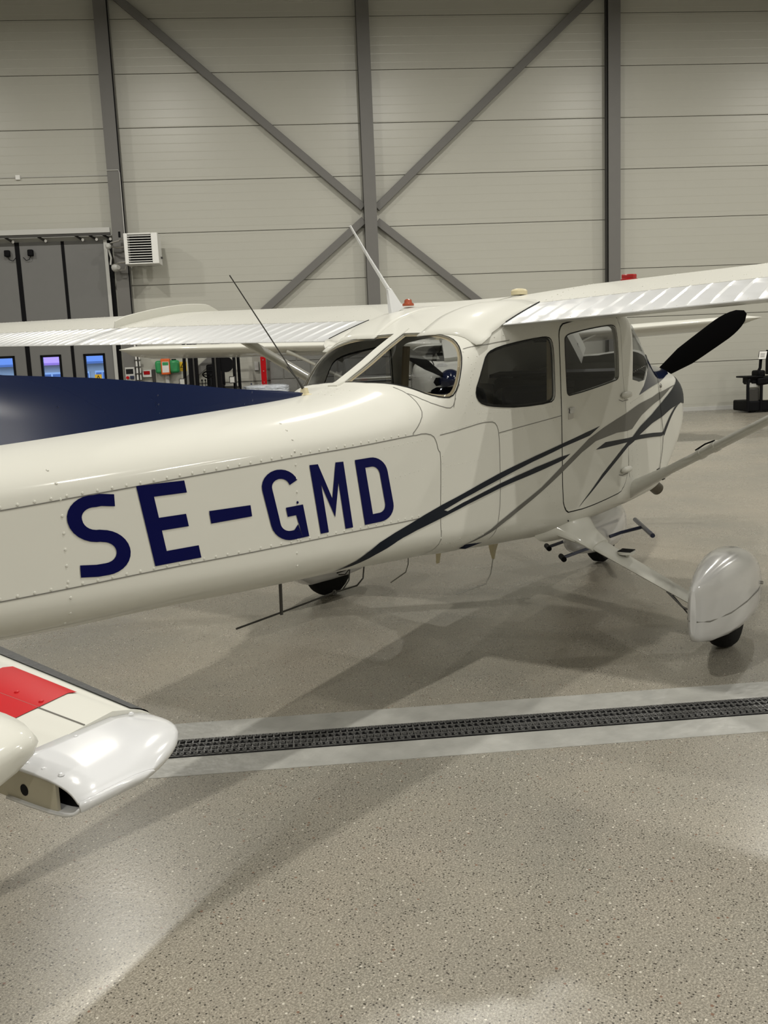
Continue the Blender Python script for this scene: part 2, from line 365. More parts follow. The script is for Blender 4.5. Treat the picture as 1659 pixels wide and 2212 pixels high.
# sign on the last door window and on the wall
def sign(u0, z0, w, h, o, label):
    t = thing('warning_sign', label, 'sign', WP(u0+w/2,o,z0), 'yellow warning signs')
    m1, f1 = part('plate', t, YELLOW, False); m1.wbox(u0,u0+w,o,o+.006,z0,z0+h); f1()
    m1, f1 = part('black_triangle', t, BLACK, False)
    c = u0+w/2; zb, zt = z0+h*.36, z0+h*.93; hw = w*.42
    O = [(c-hw,zb),(c+hw,zb),(c,zt)]; I = [(c-hw*.62,zb+h*.07),(c+hw*.62,zb+h*.07),(c,zt-h*.15)]
    for i in range(3):
        j = (i+1) % 3; m1.prism([WP(O[i][0],o+.006,O[i][1]),WP(O[j][0],o+.006,O[j][1]),WP(I[j][0],o+.006,I[j][1]),WP(I[i][0],o+.006,I[i][1])], -WN*.002)
    m1.bar(WP(c-hw*.28,o+.008,zb+h*.13),WP(c+hw*.12,o+.008,zb+h*.32),w*.05,.003); m1.bar(WP(c-hw*.05,o+.008,zb+h*.12),WP(c+hw*.35,o+.008,zb+h*.12),w*.05,.003)
    f1(); m1, f1 = part('text_line', t, BLACK, False)
    for k in range(3): m1.wbox(u0+w*.15,u0+w*.85,o+.006,o+.008,z0+h*(.08+.09*k),z0+h*(.11+.09*k))
    f1()
sign(-12.68,1.475,.155,.21,.005,'yellow warning sign with black triangle, right of the green eyewash tanks')
sign(-14.58,1.27,.15,.21,.10,'yellow warning sign with black triangle, stuck on the door window nearest the wall')
# ------------------------------------------------------------------ air heater
t = thing('air_heater', 'white louvred air heater hanging on the wall right of the folding door', 'heater', WP(-13.2,.7,3.8))
m1, f1 = part('casing', t, HEATW, False, .012)
m1.wbox(-13.56,-13.48,.35,.85,3.80,4.45); m1.wbox(-12.98,-12.84,.35,.85,3.80,4.45); m1.wbox(-13.48,-12.98,.35,.85,4.42,4.45); m1.wbox(-13.48,-12.98,.35,.85,3.80,3.83); m1.wbox(-13.50,-12.9,.35,.42,3.8,4.45); f1()
m1, f1 = part('dark_core', t, BLACK, False); m1.wbox(-13.48,-12.98,.5,.6,3.83,4.42); f1()
for k in range(11):
    z = 3.855+k*.0525
    m1, f1 = part('louvre', t, HEATW, False); m1.box8([WP(-13.48,.87,z-.003),WP(-12.98,.87,z-.003),WP(-12.98,.81,z+.014),WP(-13.48,.81,z+.014),WP(-13.48,.87,z+.008),WP(-12.98,.87,z+.008),WP(-12.98,.81,z+.022),WP(-13.48,.81,z+.022)]); f1()
m1, f1 = part('wall_bracket', t, DARKMETAL, False); m1.wbox(-13.4,-13.35,.0,.36,4.0,4.05); f1(); m1, f1 = part('wall_bracket', t, DARKMETAL, False); m1.wbox(-13.0,-12.95,.0,.36,4.0,4.05); f1(); m1, f1 = part('side_lug', t, DARKMETAL, False); m1.wbox(-12.84,-12.80,.5,.55,3.93,3.97); f1()
m1, f1 = part('supply_pipe', t, CHROME); m1.tube([WP(-13.56,.6,4.36),WP(-13.68,.6,4.36),WP(-13.70,.6,4.33),WP(-13.88,.55,4.30),WP(-13.98,.3,4.30)],.018); m1.tube([WP(-13.56,.6,4.20),WP(-13.75,.55,4.19),WP(-13.92,.45,4.24)],.022); f1()
m1, f1 = part('return_pipe', t, CHROME); m1.tube([WP(-13.56,.6,3.88),WP(-13.75,.58,3.87),WP(-13.90,.5,3.83)],.024); m1.tube([WP(-13.62,.5,3.80),WP(-13.64,.5,3.72),WP(-13.82,.5,3.72)],.012); f1()
m1, f1 = part('valve', t, LGREY); m1.lathe(WP(-13.96,.42,4.24),WN*-1,[(0,.03),(.03,.07),(.10,.06),(.13,.03)],12); f1(); m1, f1 = part('valve', t, LGREY); m1.lathe(WP(-13.9,.42,3.78),-WN+WD,[(0,.04),(.05,.09),(.13,.09),(.19,.05)],12); f1()
m1, f1 = part('hose', t, LGREY); m1.tube([WP(-13.98,.4,4.2),WP(-13.94,.38,4.0),WP(-13.96,.4,3.85)],.022); f1()
m1, f1 = part('actuator', t, BLACK); m1.cyl(WP(-13.68,.6,4.40),WP(-13.68,.6,4.52),.025); f1()
# conduit and box above door
t = thing('junction_box', 'small white junction box with thin conduit on the wall above the folding door', 'electrical box', WP(-15.86,.03,5.8))
m1, f1 = part('box', t, HEATW, True, .006); m1.wbox(-15.91,-15.81,.0,.05,5.76,5.86); f1()
m1, f1 = part('conduit', t, LGREY); m1.tube([WP(-20,.015,5.81),WP(-13.93,.015,5.81)],.009,6); f1()
# ------------------------------------------------------------------ eyewash tank station
t = thing('eyewash_station', 'green twin tank eyewash station with orange centre on the back wall', 'eyewash', WP(-12.94,.05,1.4))
m1, f1 = part('tank', t, GREEN, True, .05); m1.wbox(-13.21,-12.96,.03,.20,1.44,1.73); f1()
m1, f1 = part('tank', t, GREEN, True, .05); m1.wbox(-12.94,-12.67,.03,.20,1.44,1.73); f1()
m1, f1 = part('front_cover', t, ORANGE, True, .02); m1.wbox(-13.07,-12.87,.05,.26,1.41,1.77); f1()
m1, f1 = part('instruction_label', t, PAPER, False); m1.wbox(-13.04,-12.89,.261,.263,1.46,1.70); f1()
m1, f1 = part('green_pictogram', t, GREEN, False); m1.wbox(-13.03,-12.90,.264,.266,1.62,1.69); f1()
m1, f1 = part('nozzle', t, BLACK, True, .01); m1.wbox(-13.01,-12.91,.06,.2,1.77,1.90); f1()
m1, f1 = part('cap', t, BLACK, True, .008); m1.wbox(-12.84,-12.74,.06,.14,1.73,1.755); f1()
m1, f1 = part('drain_hose', t, LGREY); m1.tube([WP(-12.97,.1,1.42),WP(-12.96,.1,1.0),WP(-12.95,.1,.5)],.05); f1()
# control boxes and conduits near door
t = thing('control_box', 'grey control box with dark display and red knob beside the folding door', 'control box', WP(-13.75,.3,1.3))
m1, f1 = part('case', t, LGREY, True, .008); m1.wbox(-13.85,-13.64,.30,.38,1.30,1.61); f1()
m1, f1 = part('display', t, PANELM, False); m1.wbox(-13.83,-13.67,.38,.384,1.46,1.57); f1()
m1, f1 = part('red_knob', t, RED); m1.cyl(WP(-13.80,.38,1.38),WP(-13.80,.41,1.38),.035); f1()
m1, f1 = part('blue_socket', t, BLUEB, False, .01); m1.wbox(-13.745,-13.655,.38,.42,1.345,1.42); f1()
m1, f1 = part('cable', t, LGREY)
for k in range(3): m1.tube([WP(-13.82+k*.07,.34,1.31),WP(-13.82+k*.07,.34,.6)],.009,6)
f1()
t = thing('alarm_box', 'small white box with red cover left of the green eyewash tanks', 'electrical box', WP(-13.4,.05,1.4))
m1, f1 = part('case', t, HEATW, True, .006); m1.wbox(-13.52,-13.32,.0,.08,1.37,1.53); f1()
m1, f1 = part('red_cover', t, RED, False, .004); m1.wbox(-13.49,-13.35,.08,.09,1.43,1.51); f1()
t = thing('wall_switch', 'slim dark switch on the wall just left of the green eyewash tanks', 'switch', WP(-13.26,.05,1.3))
m1, f1 = part('case', t, DARKMETAL, True, .006); m1.wbox(-13.31,-13.24,.0,.06,1.25,1.54); f1()
t = thing('wall_conduit', 'white and grey conduit bundle running down the wall beside the control box', 'conduit', WP(-13.58,.32,0))
for k, (u, m_) in enumerate(((-13.60,HEATW),(-13.56,DARKMETAL),(-13.53,HEATW))):
    m1, f1 = part('conduit', t, m_); m1.tube([WP(u,.32,2.1-.1*k),WP(u+.01,.32,1.6),WP(u,.32,.2)],.02 if k == 0 else .012,8); f1()
for z in (1.95,1.75,1.6,1.45,1.3):
    m1, f1 = part('clip', t, DARKMETAL, False); m1.wbox(-13.64,-13.49,.30,.35,z,z+.02); f1()
# ------------------------------------------------------------------ block partition and red post
mb = MB(); mb.wbox(-10.62,-7.6,.05,.30,0,2.0); bw = struct('wall_partition', mb, SEAMM)
for r in range(5):
    for k in range(6):
        a = -10.62+k*.62-(.31 if r % 2 else 0); b = min(a+.61,-7.6); a = max(a,-10.62)
        if b-a < .05: continue
        mb = MB(); mb.wbox(a+.006,b-.006,.28,.315,r*.4+.008,(r+1)*.4-.008); obj('concrete_block', mb, BLOCKM, bw, False, bevel=.006, seg=1)
t = thing('red_post', 'tall red steel post with bolts at the end of the grey block wall', 'post', WP(-10.76,.35,0))
m1, f1 = part('upright', t, RED, False, .006); m1.wbox(-10.82,-10.70,.32,.42,0,2.6); f1()
for z in (.9,1.15,1.4,1.65,1.9):
    m1, f1 = part('bolt', t, CHROME); m1.cyl(WP(-10.76,.42,z),WP(-10.76,.432,z),.012,n=8); f1()
t = thing('switch_box', 'small grey cabinet on the wall left of the red post', 'electrical box', WP(-11,.05,1.4))
m1, f1 = part('case', t, LGREY, True, .008); m1.wbox(-10.98,-10.88,.0,.08,1.42,1.62); f1()
# ------------------------------------------------------------------ forklift seen from the front
FB = 2.2
def fb(mb, u0,u1,o0,o1,z0,z1): return mb.wbox(u0,u1,FB+o0,FB+o1,z0,z1)
t = thing('forklift', 'black forklift truck with tall double mast parked before the back wall', 'forklift', WP(-11.8,FB,0))
m1, f1 = part('mast_rail', t, BLACK, False, .006); fb(m1,-12.20,-12.02,-.0,.22,.15,2.55); f1()
m1, f1 = part('mast_rail', t, BLACK, False, .006); fb(m1,-11.72,-11.55,-.0,.22,.15,2.55); f1()
m1, f1 = part('lift_chain', t, DARKMETAL, False); fb(m1,-12.10,-12.07,.20,.26,.3,2.45); fb(m1,-11.66,-11.63,.20,.26,.3,2.45); f1()
m1, f1 = part('hose_reel', t, BLACK); m1.cyl(WP(-11.45,FB+.1,1.58),WP(-11.45,FB+.18,1.58),.16,n=20); f1()
m1, f1 = part('crossbar', t, BLACK, False); fb(m1,-12.2,-11.55,.02,.16,2.4,2.55); fb(m1,-12.2,-11.55,.02,.16,.3,.45); f1()
m1, f1 = part('carriage', t, BLACK, False); fb(m1,-12.35,-11.4,.22,.28,.2,.3); fb(m1,-12.35,-11.4,.22,.28,.5,.6); f1()
for u in (-12.15,-11.6):
    m1, f1 = part('fork', t, DARKMETAL, False); fb(m1,u-.05,u+.05,.28,1.2,.06,.10); fb(m1,u-.05,u+.05,.28,.33,.06,.6); f1()
m1, f1 = part('body', t, BLACK, True, .05); fb(m1,-12.35,-11.28,-1.6,-.1,.25,1.0); f1()
m1, f1 = part('counterweight', t, DARKMETAL, True, .1); fb(m1,-12.35,-11.28,-1.95,-1.5,.25,1.1); f1()
m1, f1 = part('seat', t, BLACK, True, .05); fb(m1,-12.0,-11.6,-1.3,-.9,1.0,1.15); fb(m1,-12.0,-11.6,-1.4,-1.3,1.1,1.6); f1()
m1, f1 = part('steering_wheel', t, BLACK)
c = WP(-11.82,FB-.45,1.38); ax = (WN*.5+Vector((0,0,1))).normalized(); x = ax.cross(WD).normalized()
m1.tube([c+WD*(.17*math.cos(a*math.pi/8))+x*(.17*math.sin(a*math.pi/8)) for a in range(17)],.014); m1.tube([c-ax*.35,c],.03); m1.tube([c-WD*.16,c+WD*.16],.012); f1()
m1, f1 = part('control_levers', t, BLACK)
for k in range(3): m1.tube([WP(-12.0+k*.07,FB-.3,1.0),WP(-12.0+k*.07,FB-.32,1.25)],.008); m1.lathe(WP(-12.0+k*.07,FB-.32,1.25),(0,0,1),[(0,.01),(.02,.02),(.04,.01)],8)
f1()
m1, f1 = part('overhead_guard', t, BLACK)
for u in (-12.33,-11.30):
    m1.tube([WP(u,FB-.1,1.0),WP(u,FB-.35,2.2)],.035); m1.tube([WP(u,FB-1.6,1.0),WP(u,FB-1.5,2.2)],.035); m1.tube([WP(u,FB-.35,2.2),WP(u,FB-1.5,2.2)],.035)
for k in range(6): m1.tube([WP(-12.33,FB-.35-.22*k,2.2),WP(-11.3,FB-.35-.22*k,2.2)],.02)
f1()
for u in (-12.36,-11.34):
    m1, f1 = part('headlamp', t, DARKMETAL, True, .01); fb(m1,u-.06,u+.06,.0,.10,1.19,1.33); f1()
    m1, f1 = part('headlamp_lens', t, LGREY, False); fb(m1,u-.045,u+.045,.10,.105,1.205,1.315); f1()
for u in (-12.3,-11.38):
    m1, f1 = part('tyre', t, RUBBER); m1.cyl(WP(u-.1,FB-.1,.28),WP(u+.1,FB-.1,.28),.28,n=24); f1()
    m1, f1 = part('tyre', t, RUBBER); m1.cyl(WP(u-.08,FB-1.5,.22),WP(u+.08,FB-1.5,.22),.22,n=24); f1()
# ------------------------------------------------------------------ film wrapped bundle on a crate
t = thing('wooden_crate', 'low dark crate standing before the grey block wall', 'crate', WP(-10.9,1.2,0))
m1, f1 = part('crate_body', t, DARKMETAL, False, .01); m1.wbox(-11.25,-10.15,.75,1.65,0,.86); f1()
random.seed(4)
mb = MB(); N = 28; rings = []
for i in range(N+1):
    v = i/N; ring = []
    for k in range(40):
        a = 2*math.pi*k/40; ca, sa = math.cos(a), math.sin(a); q = 4
        r = (abs(ca)**q+abs(sa)**q)**(-1/q); sc = (1-max(0,(v-.6)/.4)**2*.75)
        ring.append(WP(-10.70+ca*r*.50*sc+random.uniform(-.012,.012), 1.2+sa*r*.38*sc+random.uniform(-.012,.012), .87+.24*math.sin(v*math.pi/2)+random.uniform(.0,.012)))
    rings.append(ring)
mb.loft(rings); tag(obj('film_bundle', mb, FILM, None, True, angle=20), 'bundle wrapped in crinkled clear plastic film on the crate by the grey blocks', 'bundle')
# ------------------------------------------------------------------ electric pallet truck at the right
t = thing('pallet_truck', 'black and pale grey electric pallet truck with tiller against the wall at right', 'pallet truck', WP(.5,1.2,0))
def pb(m, u0,u1,o0,o1,z0,z1): m.wbox(u0,u1,o0,o1,z0,z1)
m1, f1 = part('chassis', t, BLACK, True, .03); pb(m1,.14,1.9,.75,1.50,.03,.27); f1()
m1, f1 = part('battery_cover', t, TRUCKG, True, .02); m1.box8([WP(.46,1.52,.27),WP(1.3,1.52,.27),WP(1.3,.8,.27),WP(.46,.8,.27),WP(.46,1.52,.62),WP(1.3,1.52,.74),WP(1.3,.8,.74),WP(.46,.8,.62)]); f1()
m1, f1 = part('badge', t, PAPER); m1.cyl(WP(.66,1.52,.60),WP(.66,1.535,.60),.035); f1()
m1, f1 = part('top_cover', t, BLACK, True, .03); m1.box8([WP(.35,1.54,.62),WP(1.4,1.54,.72),WP(1.4,.8,.72),WP(.35,.8,.62),WP(.35,1.54,.78),WP(1.4,1.54,.84),WP(1.4,.8,.84),WP(.35,.8,.78)]); f1()
m1, f1 = part('guard_frame', t, BLACK, True)
m1.tube([WP(.14,1.5,.04),WP(.13,1.5,.62),WP(.17,1.47,.76),WP(.24,1.45,.78),WP(.38,1.45,.78),WP(.43,1.47,.72),WP(.45,1.5,.62),WP(.45,1.5,.04)],.035,8); f1()
m1, f1 = part('platform', t, DARKMETAL, True, .02); pb(m1,.17,.42,1.40,1.47,.12,.55); f1()
m1, f1 = part('label_plate', t, LGREY, False); pb(m1,.20,.40,1.30,1.44,.58,.68); f1()
m1, f1 = part('shelf', t, BLACK, True, .02); pb(m1,.10,.50,.95,1.52,.79,.83); pb(m1,.24,.5,1.0,1.46,.66,.82); f1()
m1, f1 = part('tiller_base', t, BLACK, True, .04); pb(m1,.42,.60,1.05,1.4,.80,.95); f1()
m1, f1 = part('tiller', t, BLACK); m1.tube([WP(.52,1.2,.92),WP(.56,1.2,1.0),WP(.57,1.2,1.18),WP(.60,1.22,1.28)],.035); f1()
m1, f1 = part('tiller_head', t, DARKMETAL, True, .02); m1.box8([WP(.46,1.32,1.22),WP(.64,1.32,1.22),WP(.66,1.2,1.24),WP(.50,1.2,1.24),WP(.50,1.28,1.38),WP(.68,1.28,1.38),WP(.70,1.2,1.38),WP(.52,1.2,1.38)]); f1()
m1, f1 = part('wheel', t, RUBBER); m1.cyl(WP(.3,1.3,.1),WP(.3,1.45,.1),.1); m1.cyl(WP(1.5,1.3,.1),WP(1.5,1.45,.1),.1); f1()
m1, f1 = part('load_guard', t, BLACK, True, .02); pb(m1,.78,.86,1.0,1.2,.84,1.36); pb(m1,1.3,1.36,1.0,1.2,.84,1.36); pb(m1,.78,1.36,1.0,1.2,1.30,1.40); f1()
mb = MB(); mb.box8([WP(.45,1.345,1.20),WP(.615,1.345,1.20),WP(.615,1.340,1.20),WP(.45,1.340,1.20),WP(.49,1.30,1.37),WP(.67,1.30,1.37),WP(.67,1.295,1.37),WP(.49,1.295,1.37)])
nt_ = obj('paper_note', mb, PAPER, None, False); tag(nt_, 'white paper note fixed on the tiller head of the pallet truck', 'paper')
m1, f1 = part('printed_line', nt_, SEAMM, False)
for k in range(5):
    v = .25+k*.12; A = WP(.45+.04*v,1.3475-.045*v,1.20+.17*v); m1.bar(A+WD*.03, A+WD*.13, .004, .006, up=(0,0,1))
f1()
mb = MB(); mb.lathe(WP(.80,1.3,.86),(0,0,1),[(0,.05),(.03,.075),(.07,.07),(.10,.03)],14); tag(obj('lime_cloth', mb, LIME, None), 'lime green rag lying on the pallet truck at the right edge', 'cloth')
# ------------------------------------------------------------------ outside, seen through the door windows
mb = MB(); mb.wbox(-60,20,-70,-.2,-.9,-.7); o = struct('ground_outside', mb, GRASS)
def house(u0, u1, roofm, label, wins):
    Dq = -30.0; t = thing('neighbour_house', label, 'house', WP((u0+u1)/2,Dq,-.7))
    m1, f1 = part('wall', t, PLAST, False); m1.wbox(u0,u1,Dq-8,Dq,-.7,2.05); f1()
    m1, f1 = part('roof', t, roofm, False); m1.box8([WP(u0-.1,Dq+.4,2.0),WP(u1+.1,Dq+.4,2.0),WP(u1+.1,Dq-4,4.2),WP(u0-.1,Dq-4,4.2),WP(u0-.1,Dq+.4,2.12),WP(u1+.1,Dq+.4,2.12),WP(u1+.1,Dq-4,4.35),WP(u0-.1,Dq-4,4.35)]); f1()
    for a, b, z0, z1 in wins:
        m1, f1 = part('window_frame', t, HEATW, False); m1.wbox(a,b,Dq,Dq+.08,z0,z1); wf = f1()
        m_, f_ = part('pane', wf, PANEB, False); w = (b-a)
        m_.wbox(a+w*.08,a+w*.46,Dq+.08,Dq+.1,z0+.1,z1-.1); m_.wbox(a+w*.54,a+w*.92,Dq+.08,Dq+.1,z0+.1,z1-.1); f_()
house(-31.5,-24.5,BLUER,'outdoor house with slate blue roof seen through the leftmost door window',[(-30.6,-29.4,-.2,1.5),(-26.3,-25.2,.1,1.55)])
house(-24.4,-22.3,PINKR,'outdoor house with pink roof seen through the middle door window',[(-23.95,-22.7,.1,1.62)])
house(-22.2,-17.0,BLUER,'outdoor house with blue grey roof seen through the right door window',[(-22.0,-21.35,.1,1.6),(-21.05,-20.3,.1,1.62)])

# ================================================================== aircraft body tables
# X, half width, z bottom, z side low, z side high, z top, top exponent, bottom exponent
STN=[(-5.35,.045,1.07,1.12,1.22,1.27,2.0,2.0),
(-4.60,.135,.965,1.06,1.20,1.31,2.0,2.0),
(-3.90,.21,.87,.98,1.19,1.335,2.0,2.2),
(-3.22,.28,.785,.92,1.195,1.345,2.0,2.2),
(-2.75,.325,.75,.89,1.205,1.360,2.0,2.2),
(-2.30,.370,.712,.86,1.215,1.375,2.0,2.2),
(-1.90,.395,.685,.83,1.22,1.392,2.0,2.3),
(-1.55,.415,.655,.80,1.225,1.428,2.1,2.4),
(-1.42,.422,.645,.79,1.225,1.475,2.3,2.4),
(-1.30,.428,.635,.78,1.23,1.525,3.0,2.5),
(-1.18,.436,.62,.77,1.24,1.580,4.6,2.6),
(-1.02,.446,.605,.76,1.25,1.645,5.5,2.6),
(-.80,.460,.58,.75,1.25,1.730,6.5,2.7),
(-.50,.482,.555,.73,1.25,1.790,7.0,2.8),
(-.25,.500,.53,.72,1.25,1.815,7.0,2.8),
(.20,.520,.52,.71,1.25,1.825,7.0,2.8),
(.70,.525,.515,.71,1.25,1.815,6.5,2.8),
(.85,.525,.515,.71,1.25,1.790,5.5,2.8),
(1.00,.522,.515,.71,1.24,1.735,4.5,2.8),
(1.20,.512,.515,.71,1.22,1.600,3.6,2.8),
(1.35,.503,.515,.71,1.20,1.490,3.4,2.8),
(1.42,.498,.515,.71,1.19,1.462,3.4,2.8),
(1.75,.480,.53,.84,1.16,1.445,3.0,2.2),
(2.05,.450,.56,.97,1.13,1.425,2.8,1.9),
(2.28,.405,.60,1.05,1.12,1.385,2.7,1.7),
(2.38,.35,.68,1.08,1.13,1.340,2.5,1.8),
(2.42,.28,.80,1.09,1.13,1.290,2.4,1.9)]
_xs=[r[0] for r in STN]
def _slopes():
    out=[]
    n=len(STN)
    for k in range(1,8):
        d=[(STN[i+1][k]-STN[i][k])/(STN[i+1][0]-STN[i][0]) for i in range(n-1)]
        m=[d[0]]
        for i in range(1,n-1): m.append(0 if d[i-1]*d[i]<=0 else 2*d[i-1]*d[i]/(d[i-1]+d[i]))
        m.append(d[-1]); out.append(m)
    return out
_ms=_slopes()
def station(x):
    x=min(max(x,_xs[0]),_xs[-1]); i=0
    while i<len(_xs)-2 and x>_xs[i+1]: i+=1
    h=_xs[i+1]-_xs[i]; t=(x-_xs[i])/h
    a=(1+2*t)*(1-t)**2;b=t*(1-t)**2;c=t*t*(3-2*t);d=t*t*(t-1)
    return [a*STN[i][k]+b*h*_ms[k-1][i]+c*STN[i+1][k]+d*h*_ms[k-1][i+1] for k in range(1,8)]
def skin(x,s,side=-1,off=0.):
    """point on the fuselage skin; s 0..1 belly, 1..2 side, 2..3 crown"""
    hw,zb,z1,z2,zt,nt,nb=station(x)
    def f(s):
        s=min(max(s,0),3)
        if 1<=s<=2: return hw,z1+(z2-z1)*(s-1)
        if s<1: a=(1-s)*math.pi/2; n=nb; h=z1-zb; zc=z1; sg=-1
        else: a=(s-2)*math.pi/2; n=nt; h=zt-z2; zc=z2; sg=1
        ca,sa=math.cos(a),math.sin(a)
        r=((max(ca,0)/hw)**n+(max(sa,0)/h)**n)**(-1/n)
        return r*max(ca,0),zc+sg*r*max(sa,0)
    y,z=f(s)
    if off:
        e=.02; y0,z0=f(s-e); y1,z1_=f(s+e); ty,tz=y1-y0,z1_-z0; l=math.hypot(ty,tz) or 1
        y+=off*tz/l; z-=off*ty/l
    return (x,side*y,z)

